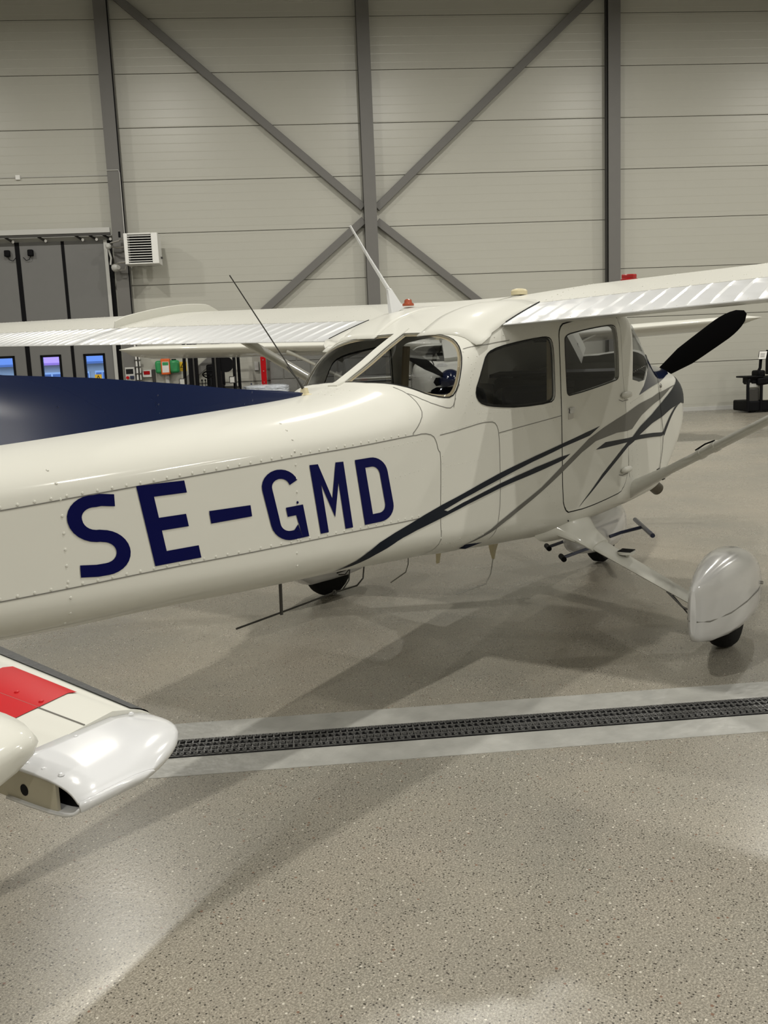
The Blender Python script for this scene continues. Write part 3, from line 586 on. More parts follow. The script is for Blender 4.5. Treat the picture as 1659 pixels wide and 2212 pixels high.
PD = {
'stripe_up': [(-2.04,0.80),(-1.916,0.946),(-1.734,1.077),(-1.525,1.204),(-1.389,1.275),(-1.178,1.36),(-0.89,1.466),(-0.542,1.573),(-0.273,1.641),(0.035,1.711),(0.23,1.748),(0.084,1.671),(-0.241,1.61),(-0.571,1.52),(-0.891,1.409),(-1.218,1.294),(-1.376,1.217),(-1.347,1.201),(-1.219,1.258),(-0.892,1.365),(-0.544,1.461),(-0.274,1.517),(-0.162,1.528),(-0.242,1.482),(-0.545,1.408),(-0.893,1.321),(-1.181,1.232),(-1.403,1.142),(-1.583,1.066),(-1.736,0.984),(-1.852,0.924),(-1.953,0.85)],
'stripe_gray': [(-1.2,0.86),(-0.982,0.961),(-0.869,1.02),(-0.489,1.253),(-0.259,1.425),(-0.108,1.523),(0.072,1.642),(0.272,1.718),(0.496,1.784),(0.687,1.834),(1.013,1.941),(1.358,2.056),(2.0,2.2),(1.678,2.116),(1.358,1.987),(0.954,1.777),(0.766,1.636),(0.674,1.625),(0.495,1.633),(0.168,1.6),(-0.021,1.516),(-0.194,1.404),(-0.49,1.212),(-0.814,1.007),(-0.969,0.943)],
'stripe_b': [(-0.068,0.969),(0.263,1.235),(0.658,1.488),(0.775,1.546),(0.926,1.648),(1.191,1.791),(1.485,2.002),(1.812,2.146),(2.22,2.32),(2.40,2.40),(2.40,2.0),(2.25,2.0),(2.032,2.01),(1.835,1.902),(1.451,1.769),(1.192,1.673),(0.898,1.543),(0.792,1.485),(0.699,1.454),(0.263,1.191)],
'stripe_c': [(0.168,1.511),(0.314,1.564),(0.691,1.544),(0.88,1.545),(1.479,1.551),(1.48,1.497),(0.741,1.497),(0.271,1.506)],
'stripe_d': [(1.479,1.538),(1.835,1.89),(1.972,1.98),(1.517,1.474)],
'navy_top': [(0.896,2.002),(1.001,2.081),(1.078,2.175),(1.12,2.30),(1.34,2.42),(1.44,2.6),(1.46,3.0),(2.40,3.0),(2.40,2.62),(2.2,2.45),(1.9,2.30),(1.402,2.147)],
'side_window': [(-0.979,2.362),(-0.925,2.385),(-0.774,2.399),(-0.472,2.408),(-0.389,2.405),(-0.354,2.388),(-0.339,2.34),(-0.33,2.125),(-0.334,2.065),(-0.382,2.04),(-0.699,2.04),(-0.902,2.062),(-1.031,2.087),(-1.08,2.131),(-1.089,2.186),(-1.053,2.246),(-1.014,2.312)],
'door_window': [(-0.218,2.384),(-0.194,2.402),(-0.128,2.411),(0.41,2.439),(0.483,2.436),(0.509,2.417),(0.531,2.175),(0.523,2.143),(0.477,2.128),(-0.16,2.068),(-0.191,2.079),(-0.199,2.108)],
'rear_window': [(-1.01,2.978),(-1.019,2.795),(-1.042,2.648),(-1.067,2.548),(-1.096,2.478),(-1.13,2.408),(-1.168,2.341),(-1.23,2.225),(-1.273,2.187),(-1.331,2.201),(-1.387,2.244),(-1.418,2.306),(-1.45,2.412),(-1.485,2.589),(-1.514,2.833)],
'door': [(-0.277,2.395),(-0.26,2.437),(-0.201,2.459),(0.201,2.473),(0.525,2.488),(0.58,2.469),(0.579,2.303),(0.609,2.109),(0.633,2.006),(0.666,1.786),(0.711,1.291),(0.675,1.098),(0.602,0.987),(0.496,0.971),(-0.177,0.954),(-0.231,0.985),(-0.255,1.082),(-0.256,1.722),(-0.261,2.09)],
'seam_upper': [(-3.373,1.975),(-3.24,1.978),(-3.16,1.983),(-2.974,1.981),(-2.784,1.982),(-2.487,1.981),(-2.184,1.984),(-2.004,1.982),(-1.795,1.986),(-1.585,1.992)],
'seam_lower': [(-3.4,1.063),(-3.197,1.086),(-3.011,1.104),(-2.863,1.112),(-2.598,1.119),(-2.338,1.133),(-2.022,1.15),(-1.815,1.159),(-1.613,1.171),(-1.529,1.18)],
'seam_scoop': [(-1.583,2.009),(-1.532,2.055),(-1.481,2.119),(-1.47,2.187),(-1.466,2.299),(-1.473,2.408)],
'seam_hook': [(-1.583,2.009),(-1.582,1.987),(-1.508,1.998),(-1.439,1.967),(-1.413,1.894),(-1.404,1.815),(-1.384,1.783),(-1.393,1.413),(-1.405,1.094),(-1.393,0.9),(-1.42,0.8)],
'seam_panel': [(-1.386,1.955),(-1.164,1.957),(-0.964,1.964),(-0.914,1.934),(-0.891,1.844),(-0.888,1.558),(-0.891,1.204),(-0.917,0.991),(-0.953,0.877)],
'seam_mid': [(-0.891,1.844),(-0.57,1.884),(-0.264,1.919)],
'seam_cabin': [(-1.099,2.435),(-0.953,2.416),(-0.764,2.415)],
'seam_rw': [(-1.268,2.122),(-1.244,2.201),(-1.209,2.247)],
'seam_skirt': [(-1.466,2.299),(-1.423,2.2),(-1.333,2.134),(-1.278,2.121),(-1.248,2.174)],
'seam_cowl': [(1.44,3.0),(1.45,2.6),(1.444,2.273),(1.36,2.125),(1.384,2.012),(1.439,1.769),(1.492,1.527),(1.47,1.3),(1.397,1.06),(1.296,0.989)],
'seam_front': [(0.657,1.859),(0.666,1.786),(0.708,1.296),(0.708,1.206),(0.725,1.097)],
'riv_a': [(-3.203,2.192),(-3.2,2.076),(-3.199,1.797),(-3.2,1.424),(-3.201,1.093),(-3.193,0.862),(-3.19,.75)],
'riv_b': [(-2.253,2.233),(-2.271,2.143),(-2.292,2.069),(-2.295,1.885),(-2.295,1.564),(-2.303,1.289),(-2.313,1.013),(-2.301,0.875)],
'riv_c': [(-1.37,1.748),(-1.373,1.5),(-1.381,1.181),(-1.399,0.937),(-1.359,0.832)],
'riv_up': [(-3.372,2.003),(-3.239,2.005),(-3.159,2.008),(-2.973,2.006),(-2.783,2.007),(-2.486,2.006),(-2.182,2.008),(-2.002,2.007),(-1.793,2.009),(-1.59,2.01)],
'riv_low': [(-3.399,1.089),(-3.197,1.112),(-3.011,1.13),(-2.862,1.138),(-2.598,1.145),(-2.337,1.159),(-2.021,1.176),(-1.814,1.184),(-1.612,1.197),(-1.528,1.205)],
'riv_m1': [(-1.782,1.921),(-1.658,1.924),(-1.492,1.933)],
'riv_m2': [(-1.714,1.613),(-1.617,1.635),(-1.493,1.653)],
'riv_m3': [(-1.34,1.641),(-1.172,1.632),(-0.992,1.622)],
'riv_p1': [(-1.11,2.419),(-1.094,2.326),(-1.155,2.18),(-1.188,2.03)],
'riv_p2': [(-1.044,2.367),(-1.132,2.229),(-1.113,2.086),(-1.044,1.999)],
'riv_s1': [(-1.063,2.038),(-0.878,2.026),(-0.614,2.012),(-0.3,2.009)],
'riv_s2': [(-1.368,1.972),(-1.163,1.978),(-0.963,1.985),(-0.901,1.945)],
'riv_s3': [(-0.861,1.817),(-0.57,1.862),(-0.275,1.893)],
'riv_bl': [(-1.366,0.914),(-1.198,0.906),(-1.019,0.945)],
'riv_door1': [(0.74,1.983),(0.777,1.085)],
'riv_door2': [(0.844,1.497),(0.901,1.028)],
'riv_front': [(0.641,2.142),(0.85,2.181),(1.05,2.225)],
'riv_sill': [(0.74,1.931),(1.097,2.041),(1.343,2.115)],
'hinge1': [(0.641,2.022)],
'hinge2': [(0.642,1.211)],
'handle': [(-0.155,1.927)],
'E': [(-2.954,1.986),(-2.778,1.956),(-2.91,1.157),(-2.734,1.162)],
'S': [(-3.196,1.989),(-3.031,1.972),(-3.161,1.156),(-2.984,1.153)],
'dash': [(-2.69,1.61),(-2.516,1.596),(-2.685,1.482),(-2.512,1.483)],
'G': [(-2.475,1.897),(-2.297,1.894),(-2.413,1.17),(-2.246,1.186)],
'M': [(-2.225,1.885),(-2.038,1.862),(-2.184,1.189),(-1.999,1.197)],
'D': [(-1.97,1.857),(-1.784,1.854),(-1.926,1.2),(-1.724,1.213)],
}
# ================================================================== THE AIRCRAFT (x forward, y port, z up; origin between the main wheels)
def frame(x, s, side=-1, off=0.0):
    """point, outward normal of the skin"""
    p = Vector(skin(x, s, side)); a = Vector(skin(min(x+.02,2.42), s, side))-Vector(skin(x-.02, s, side)); s1 = min(s+.02, 3); s0 = max(s-.02, 0)
    b = Vector(skin(x, s1, side))-Vector(skin(x, s0, side)); n = a.cross(b)
    if n.length < 1e-9: n = Vector((0,side,0))
    n.normalize(); c = Vector((p.x, 0, 1.0 if x > -1.6 else 1.05))
    if n.dot(p-c) < 0: n = -n
    return p+n*off, n
def dens(path, step=.02):
    out = []
    for i in range(len(path)-1):
        a, b = path[i], path[i+1]; L = (Vector(skin(*a))-Vector(skin(*b))).length; k = max(1, int(L/step))
        out += [(a[0]+(b[0]-a[0])*j/k, a[1]+(b[1]-a[1])*j/k) for j in range(k)]
    return out+[path[-1]]
def smooth_path(path, closed=True, it=1):
    for _ in range(it):
        q = []; n = len(path)
        for i in range(n if closed else n-1):
            a, b = path[i], path[(i+1) % n]
            q += [(a[0]*.75+b[0]*.25, a[1]*.75+b[1]*.25), (a[0]*.25+b[0]*.75, a[1]*.25+b[1]*.75)]
        path = q if closed else [path[0]]+q+[path[-1]]
    return path
def flat_patch(polys, gx=.05, gs=.10):
    """2D patch in (x, s) cut by a grid so that it can follow the curved skin"""
    bm = bmesh.new()
    for poly in polys:
        vs = [bm.verts.new((p[0], p[1], 0)) for p in poly]; bm.faces.new(vs)
    xs = [v.co.x for v in bm.verts]; ys = [v.co.y for v in bm.verts]
    a = math.floor(min(xs)/gx)+1
    while a*gx < max(xs): bmesh.ops.bisect_plane(bm, geom=bm.verts[:]+bm.edges[:]+bm.faces[:], plane_co=(a*gx,0,0), plane_no=(1,0,0)); a += 1
    a = math.floor(min(ys)/gs)+1
    while a*gs < max(ys): bmesh.ops.bisect_plane(bm, geom=bm.verts[:]+bm.edges[:]+bm.faces[:], plane_co=(0,a*gs,0), plane_no=(0,1,0)); a += 1
    bmesh.ops.triangulate(bm, faces=bm.faces[:])
    for f in bm.faces:
        if f.normal.z < 0: f.normal_flip()
    bm.verts.index_update()
    V = [(v.co.x, v.co.y) for v in bm.verts]; F = [tuple(v.index for v in f.verts) for f in bm.faces]
    bd = [tuple(v.index for v in e.verts) for e in bm.edges if len(e.link_faces) == 1]
    bm.free(); return V, F, bd
def patch(polys, off, side=-1, gx=.05, gs=.10):
    V, F, bd = flat_patch(polys, gx, gs); mb = MB(); mb.add([frame(x, s, side, off)[0] for x, s in V], F); return mb
def slab(polys, o0, o1, sides=(-1,), gx=.05, gs=.10):
    V, F, bd = flat_patch(polys, gx, gs); mb = MB()
    for side in sides:
        n = len(V); mb.add([frame(x, s, side, o0)[0] for x, s in V]+[frame(x, s, side, o1)[0] for x, s in V], F+[tuple(i+n for i in reversed(f)) for f in F]+[(a, b, b+n, a+n) for a, b in bd])
    return mb
def ribbon(path, w, off, side=-1, closed=False, mb=None):
    if closed: path = path+[path[0]]
    P = dens(path); mb = mb or MB(); q = [frame(x, s, side, off) for x, s in P]; L = []
    for i, (p, n) in enumerate(q):
        t = (q[min(i+1, len(q)-1)][0]-q[max(i-1, 0)][0])
        if t.length < 1e-7: t = Vector((1,0,0))
        wv = n.cross(t).normalized()*w/2; L += [p-wv, p+wv]
    mb.add(L, [(2*i, 2*i+1, 2*i+3, 2*i+2) for i in range(len(q)-1)]); return mb
def rivet(mb, p, n, r=.0045):
    n = Vector(n).normalized(); t = Vector((0,0,1)) if abs(n.z) < .9 else Vector((1,0,0)); x = n.cross(t).normalized(); y = n.cross(x); o = len(mb.v); p = Vector(p)
    for h, q in ((-.0005, 1.0), (r*.45, .62)):
        for k in range(6): a = k*math.pi/3; mb.v.append(tuple(p+n*h+x*r*q*math.cos(a)+y*r*q*math.sin(a)))
    mb.v.append(tuple(p+n*r*.6))
    for k in range(6): j = (k+1) % 6; mb.f.append((o+k, o+j, o+6+j, o+6+k)); mb.f.append((o+6+k, o+6+j, o+12))
def rivets(mb, path, sp=.045, side=-1, off=0, r=.0045):
    acc = 0; P = dens(path, .004); last = None
    for x, s in P:
        p, n = frame(x, s, side, off)
        if last is None or (p-last).length >= sp: rivet(mb, p, n, r); last = p
def evaluated(o, name, parent, m):
    dg = bpy.context.evaluated_depsgraph_get(); me = bpy.data.meshes.new_from_object(o.evaluated_get(dg)); me.name = name
    n = bpy.data.objects.new(name, me); COL.objects.link(n); n.parent = parent
    for p in me.polygons: p.use_smooth = True
    me.set_sharp_from_angle(angle=math.radians(35)); me.materials.clear(); me.materials.append(m); bpy.data.objects.remove(o); return n
def add_bool(o, cutter, op='DIFFERENCE'):
    b = o.modifiers.new('cut', 'BOOLEAN'); b.operation = op; b.object = cutter; b.solver = 'EXACT'; b.use_self = False

AC = thing('light_aircraft', 'white high-wing propeller aircraft with navy stripes and blue registration lettering, parked in the foreground', 'aircraft', (0,0,0))
SW = smooth_path(PD['side_window'], it=1); DW = smooth_path(PD['door_window'], it=1); RW = PD['rear_window']
RW = [(-1.012,2.955)]+smooth_path(RW, False, 1)[2:-2]+[(-1.50,2.93)]
DOOR = smooth_path(PD['door'], it=1)
WS = [(.775,2.12),(.90,2.10),(1.03,2.12),(1.13,2.25),(1.22,2.38),(1.285,2.55),(1.315,2.78),(1.32,3.0),(.90,3.0),(.90,2.75),(.87,2.6),(.83,2.5),(.79,2.42)]
# ---- skin shell
def ring_mesh(xs, ns=28):
    S = [3*k/(ns*3) for k in range(ns*3+1)]
    rings = [[skin(x, s, -1) for s in S]+[skin(x, s, 1) for s in S[-2:0:-1]] for x in xs]
    mb = MB(); mb.loft(rings); return mb
xs = sorted(set([round(-5.35+.05*k,3) for k in range(int(3.75/.05))]+[round(-1.6+.025*k,4) for k in range(121)]+[1.425]))
xs = [x for x in xs if x <= 1.425]
fus = obj('shell', ring_mesh(xs), WHITE)
sm = fus.modifiers.new('s', 'SOLIDIFY'); sm.thickness = .012; sm.offset = -1
cutters = []
for pl in (SW, RW, WS):
    for sd in (-1, 1): cutters.append(obj('cutter', slab([pl], -.07, .06, (sd,)), WHITE))
cutters.append(obj('cutter', slab([DOOR], -.05, .05, (-1,)), WHITE)); cutters.append(obj('cutter', slab([DW], -.07, .06, (1,)), WHITE))
for c in cutters: add_bool(fus, c)
body = evaluated(fus, 'fuselage', AC, WHITE)
dsc = (sum(p[0] for p in DOOR)/len(DOOR), sum(p[1] for p in DOOR)/len(DOOR))
DOOR_IN = [(dsc[0]+(x-dsc[0])*.992, dsc[1]+(s-dsc[1])*.996) for x, s in DOOR]
dcut = obj('dcut', slab([DW], -.08, .06, (-1,)), WHITE)
door = obj('doorblock', slab([DOOR_IN], -.022, .002, (-1,)), WHITE); add_bool(door, dcut); door = evaluated(door, 'cabin_door', AC, WHITE)
for c in cutters+[dcut]: bpy.data.objects.remove(c)
obj('engine_cowling', ring_mesh([1.431]+[1.45+.03*k for k in range(30)]+[2.335,2.36,2.38,2.395,2.41,2.42]), WHITE, AC)
# ---- glazing
def glazing(name, polys, side, m=GLASS, parent=AC, off=-.004): return obj(name, patch(polys, off, side, .04, .06), m, parent)
for sd in (-1, 1):
    glazing('rear_window', [RW], sd); glazing('side_window', [SW], sd)
glazing('door_window', [DW], -1, parent=door); glazing('door_window', [DW], 1)
wp = MB()
for sd in (-1, 1): q = patch([WS], -.004, sd, .04, .06); wp.add(q.v, q.f)
obj('windshield', wp, GLASS, AC)
def frame_rib(polyline, w, off, m, name, parent=AC, sides=(-1,), closed=True):
    mb = MB()
    for sd in sides: ribbon(polyline, w, off, sd, closed, mb)
    return obj(name, mb, m, parent)
frame_rib(SW, .006, .002, SEALM, 'side_window_seal', sides=(-1,1))
frame_rib(DW, .006, .0035, SEALM, 'door_window_seal', door)
frame_rib(RW, .006, .002, SEALM, 'rear_window_seal', sides=(-1,1))
frame_rib(RW, .03, -.008, BEIGE, 'rear_window_trim', sides=(-1,1))
frame_rib(SW, .022, -.010, SEALM, 'side_window_trim', sides=(-1,1))
frame_rib(DOOR, .008, .0005, SEALM, 'door_seal')
# ---- centre strip of the rear window
cs = MB(); pts = [(x, skin(x, 3)[2]) for x in (-1.56,-1.5,-1.4,-1.3,-1.2,-1.1,-1.0,-.96)]
cs.loft([[(x,-.026,z-.002),(x,-.024,z+.006),(x,.024,z+.006),(x,.026,z-.002)] for x, z in pts]); obj('window_centre_strip', cs, WHITE, AC, False)
# ---- panel joints
sj = MB()
for k in PD:
    if k.startswith('seam_') and k != 'seam_cowl': ribbon(smooth_path(PD[k], False, 1) if len(PD[k]) > 3 else PD[k], .0035, .0012, -1, False, sj)
j_ = obj('panel_joint', sj, SEAMM, AC); j_['kind'] = 'stuff'
frame_rib(PD['seam_cowl'], .008, .0045, SEALM, 'cowling_joint', closed=False)
# ---- rivets
rv = MB()
for k in PD:
    if k.startswith('riv_') and k != 'riv_b': rivets(rv, PD[k], .045 if k in ('riv_a','riv_b','riv_up','riv_low') else .03, r=.0054 if k in ('riv_a','riv_b','riv_up','riv_low') else .0028)
for q in ([(-2.253,2.233),(-2.271,2.143),(-2.292,2.02),(-2.295,1.60)],[(-2.305,1.17),(-2.313,1.013),(-2.301,.875)]): rivets(rv, q, .045, r=.0054)
for y0, y1 in ((2.25, 2.9),): 
    for x in (-1.62,-1.68,-1.74): rivets(rv, [(x, y0+.35), (x, 2.98)], .03, r=.0036)
for x in (-1.25,-1.05,-.85,-.65,-.45): rivets(rv, [(x,.75),(x+.01,.98)], .05, r=.003)
rivets(rv, [(-.5,1.3),(-.3,1.0)], .03, r=.003); rivets(rv, [(-.42,1.35),(-.28,1.15)], .03, r=.003)
for q in ([(-.95,2.44),(-.4,2.455)],): rivets(rv, q, .07, r=.004)
o = obj('rivets', rv, WHITE, AC); o['kind'] = 'stuff'
# ---- paint scheme (vinyl on the skin)
def vinyl(name, keys, m, off=.0032, side=-1):
    return obj(name, patch([PD[k] if isinstance(k, str) else k for k in keys], off, side, .04, .06), m, AC)
vinyl('navy_stripe', ['stripe_up'], NAVYS); vinyl('grey_stripe', ['stripe_gray'], GRAYS, .0028)
vinyl('navy_stripe', ['stripe_b'], NAVYS, .0036); vinyl('navy_stripe', ['stripe_c'], NAVYS, .0034); vinyl('navy_stripe', ['stripe_d'], NAVYS, .0034)
nv = MB()
for sd in (-1, 1): q = patch([PD['navy_top']], .0026, sd, .04, .06); nv.add(q.v, q.f)
obj('navy_cowl_top', nv, NAVY, AC)
# ---- registration letters
def arc(cx, cy, rx, ry, a0, a1, n=10): return [(cx+rx*math.cos(math.radians(a0+(a1-a0)*k/n)), cy+ry*math.sin(math.radians(a0+(a1-a0)*k/n))) for k in range(n+1)]
def band(outer, inner): return [[outer[i], outer[i+1], inner[i+1], inner[i]] for i in range(len(outer)-1)]
def thick(path, wx, wy):
    """stroke with horizontal width wx and vertical width wy (unit letter box)"""
    o_, i_ = [], []
    for i, p in enumerate(path):
        a, b = path[max(i-1, 0)], path[min(i+1, len(path)-1)]; dx, dy = b[0]-a[0], b[1]-a[1]
        nx, ny = -dy/ASP, dx*ASP; 
        l = math.hypot(dx*1.0, dy*ASP2); nx, ny = -dy*ASP2/l, dx/l
        o_.append((p[0]+nx*wx/2, p[1]+ny*wy/2)); i_.append((p[0]-nx*wx/2, p[1]-ny*wy/2))
    return band(o_, i_)
ASP = 1.0; ASP2 = 1.5
def letter(name, key, polys):
    TL, TR, BL, BR = PD[key]
    f = lambda u, v: (TL[0]*(1-u)*(1-v)+TR[0]*u*(1-v)+BL[0]*(1-u)*v+BR[0]*u*v, TL[1]*(1-u)*(1-v)+TR[1]*u*(1-v)+BL[1]*(1-u)*v+BR[1]*u*v)
    o = obj(name, patch([[f(*p) for p in pl] for pl in polys], .0022, -1, .06, .12), LETTER, AC); o['label'] = 'dark blue painted %s' % {'dash':'dash'}.get(key, 'letter '+key); return o
letter('registration_letter', 'E', [[(0,0),(.30,0),(.30,1),(0,1)],[(.30,0),(1,0),(1,.155),(.30,.155)],[(.30,.42),(.88,.42),(.88,.58),(.30,.58)],[(.30,.84),(1,.84),(1,1),(.30,1)]])
letter('registration_dash', 'dash', [[(0,0),(1,0),(1,1),(0,1)]])
sp = [(.97,.105)]+[(.70,.075)]+arc(.52,.275,.385,.20,-80,-180,8)+arc(.52,.29,.385,.215,180,100,6)+[(.52,.505)]+arc(.50,.715,.39,.205,-80,0,7)+arc(.50,.715,.39,.21,8,90,7)+[(.32,.925),(.02,.90)]
letter('registration_letter', 'S', thick(sp, .27, .15))
gp = arc(.5,.25,.37,.185,-12,-90,6)[0:]+arc(.5,.25,.37,.185,-98,-180,6)+arc(.5,.75,.37,.185,180,90,7)+[(.62,.935)]
gl = thick(gp, .26, .13)
gl += [[(.5,.54),(1.0,.54),(1.0,.67),(.5,.67)], [(.745,.67),(1.0,.67),(1.0,1.0),(.80,1.0)], [(.60,.87),(.745,.80),(.80,1.0),(.60,1.0)]]
letter('registration_letter', 'G', gl)
letter('registration_letter', 'M', [[(0,0),(.24,0),(.24,.30),(.24,1),(0,1)],[(.76,0),(1,0),(1,1),(.76,1),(.76,.30)],[(.24,0),(.50,.52),(.50,.80),(.24,.30)],[(.76,0),(.76,.30),(.50,.80),(.50,.52)]])
do = [(0,0)]+arc(.50,.25,.50,.25,-90,0,8)+arc(.50,.75,.50,.25,0,90,8)+[(0,1)]
di = [(.29,.14)]+arc(.50,.27,.23,.13,-90,0,8)+arc(.50,.73,.23,.13,0,90,8)+[(.29,.86)]
letter('registration_letter', 'D', band(do, di)+[[(0,0),(.29,.14),(.29,.86),(0,1)]])
lr = MB(); rivets(lr, [(-2.296,1.54),(-2.303,1.22)], .045, off=.0022, r=.0054); o = obj('letter_rivets', lr, LETTER, AC); o['kind'] = 'stuff'
# ---- door hardware
def on(x, s, off=0, side=-1): return frame(x, s, side, off)[0]
for k, s in (('hinge1', 2.02), ('hinge2', 1.2)):
    x = .63; n = frame(x, s)[1]; mb = MB(); c = on(x, s, .012); mb.lathe(c-Vector((.075,0,0)), (1,0,0), [(0,.004),(.02,.014),(.06,.020),(.10,.020),(.135,.018),(.14,.004)], 14); h = obj('door_hinge_cover', mb, WHITE, AC)
    mb = MB(); ribbon([(x-.10,s-.035),(x-.04,s-.055),(x+.06,s-.05)], .004, .004, -1, False, mb); obj('hinge_edge', mb, SEAMM, h)
x, s = PD['handle'][0]
mb = MB(); c = slab([[(x-.03,s-.06),(x+.03,s-.05),(x+.03,s+.06),(x-.03,s+.05)]], .002, .005); hr = obj('door_handle', c, CHROME, door, bevel=.002)
mb = MB(); mb.bar(on(x-.022,s+.03,.012), on(x+.022,s+.03,.012), .012, .03); obj('latch', mb, LGREY, hr, bevel=.003)
# ---- cabin interior
mb = MB()
mb.loft([[(x,-.46,z),(x,-.46,z-.5),(x,.46,z-.5),(x,.46,z)] for x, z in ((.86,1.36),(.92,1.38))]); ip = obj('instrument_panel', mb, PANELM, AC, False)
for k, (y, z, r) in enumerate([(y, z, .04) for y in (.40,.30,.20,.10) for z in (1.27,1.16)]+[(-.2,1.25,.035),(-.3,1.25,.035),(-.3,1.15,.03),(-.2,1.15,.03)]):
    m1 = MB(); m1.lathe((.86,y,z),(-1,0,0),[(0,r),(.006,r),(.006,r*.8),(.002,r*.78)],16); g = obj('gauge', m1, DARKMETAL, ip)
m1 = MB()
for k in range(6): m1.box(.845,.86,-.12,.06,1.31-.045*k,1.345-.045*k)
obj('radio_stack', m1, DARKMETAL, ip, False, .002)
m1 = MB(); m1.loft([[(x,-.46,z+.02),(x,-.46,z),(x,.46,z),(x,.46,z+.02)] for x, z in ((.80,1.385),(.95,1.40),(1.15,1.38),(1.22,1.36))]); obj('glare_shield', m1, PANELM, AC, False)
m1 = MB(); m1.box(.95,1.40,-.44,.44,.7,1.3); obj('firewall', m1, PANELM, AC, False)
for y in (-.22,.22):
    m1 = MB(); m1.tube([(.86,y,1.08),(.60,y,1.10)],.012); m1.tube([(.60,y-.13,1.20),(.60,y-.14,1.12),(.60,y-.08,1.06),(.60,y,1.08),(.60,y+.08,1.06),(.60,y+.14,1.12),(.60,y+.13,1.20)],.014); obj('control_yoke', m1, BLACK, AC)
def seat(x, y, w, label=None):
    m1 = MB(); m1.box(x-.05,x+.42,y-w/2,y+w/2,.78,.92); s_ = obj('seat', m1, SEATM, AC, bevel=.04)
    m1 = MB(); m1.box8([(x-.12,y-w/2,.86),(x+.02,y-w/2,.86),(x+.02,y+w/2,.86),(x-.12,y+w/2,.86),(x-.26,y-w*.4,1.36),(x-.16,y-w*.4,1.36),(x-.16,y+w*.4,1.36),(x-.26,y+w*.4,1.36)]); obj('backrest', m1, SEATM, s_, bevel=.04)
seat(.15,-.23,.42); seat(.15,.23,.42); seat(-.72,0,.88)
m1 = MB(); m1.box(-1.15,.95,-.40,.40,.665,.70); obj('cabin_floor', m1, SEATM, AC, False)
m1 = MB(); m1.loft([[(x,-.40,z),(x,-.40,z+.01),(x,.40,z+.01),(x,.40,z)] for x, z in ((-1.45,1.05),(-.95,1.22))]); obj('hat_shelf', m1, SEATM, AC, False)
m1 = MB(); m1.tube([(-.30,-.43,.95),(-.28,-.45,1.3),(-.25,-.44,1.6)],.022); m1.tube([(-.30,.43,.95),(-.28,.45,1.3),(-.25,.44,1.6)],.022); obj('door_post_trim', m1, BEIGE, AC)
m1 = MB(); m1.box(.70,.74,-.09,.09,1.60,1.65); obj('compass_mirror', m1, BLACK, AC, bevel=.006)
# ---- wings
def te_z(y): return 1.6375+.034*abs(y)+.0175*max(-1, min(1, -y/.44))
def chord(y):
    a = abs(y)
    if a <= 2.56: return -.80, .82
    t = (a-2.56)/(5.5-2.56); return -.80+.30*t, .82-.14*t
def yt(c): return .6*(.2969*math.sqrt(max(c,0))-.126*c-.3516*c*c+.2843*c**3-.1036*c**4)
def camb(c): return (.02/.16)*(.8*c-c*c) if c < .4 else (.02/.36)*(.2+.8*c-c*c)
def wing_pt(y, c, up, off=0):
    a, b = chord(y); ch = b-a; th = 1.0 if abs(y) < 5.3 else max(.05, 1-((abs(y)-5.3)/.2)**2)**.5
    z = te_z(y)+.15*(1-c)+ch*(camb(c)+(1 if up else -1)*yt(c)*th)
    return Vector((b-ch*c, y, z+off))
CB = .742
def crown_z(x, y):
    hw, zb, z1, z2, zt, n_t, n_b = station(x); v = min(abs(y)/hw, 1)
    return z2+(zt-z2)*(1-v**n_t)**(1/n_t)
def wing_mesh(y0, y1, n=24):
    cs_ = [CB*(1-math.cos(math.pi*k/2/22)) for k in range(23)]; rings = []
    for i in range(n+1):
        y = y0+(y1-y0)*i/n; rings.append([wing_pt(y, c, True) for c in reversed(cs_)]+[wing_pt(y, c, False) for c in cs_[1:]])
    mb = MB(); mb.loft(rings); return mb
def surface_mesh(y0, y1, cb=CB+.006, beads=.095, w=.020, h=.0055, n_chord=6):
    """flap or aileron with pressed beads on both skins"""
    ys = []; y = y0; d = 1 if y1 > y0 else -1
    ks = int(abs(y1-y0)/beads); 
    for k in range(ks):
        a = y0+d*beads*k; ys += [(a,0),(a+d*(beads-w)*.98,0),(a+d*(beads-w/2),h)]
    ys += [(y1,0)]
    mb = MB(); rings = []
    cs_ = [cb+(1-cb)*k/n_chord for k in range(n_chord+1)]
    for y, hh in ys:
        r = [wing_pt(y, c, True, hh*(.3 if k in (0, n_chord) else 1)) for k, c in enumerate(cs_)]; r += [p-Vector((0,0,.004)) if k == 0 else p for k, p in enumerate([wing_pt(y, c, False) for c in reversed(cs_)])]
        rings.append(r)
    mb.loft(rings); return mb
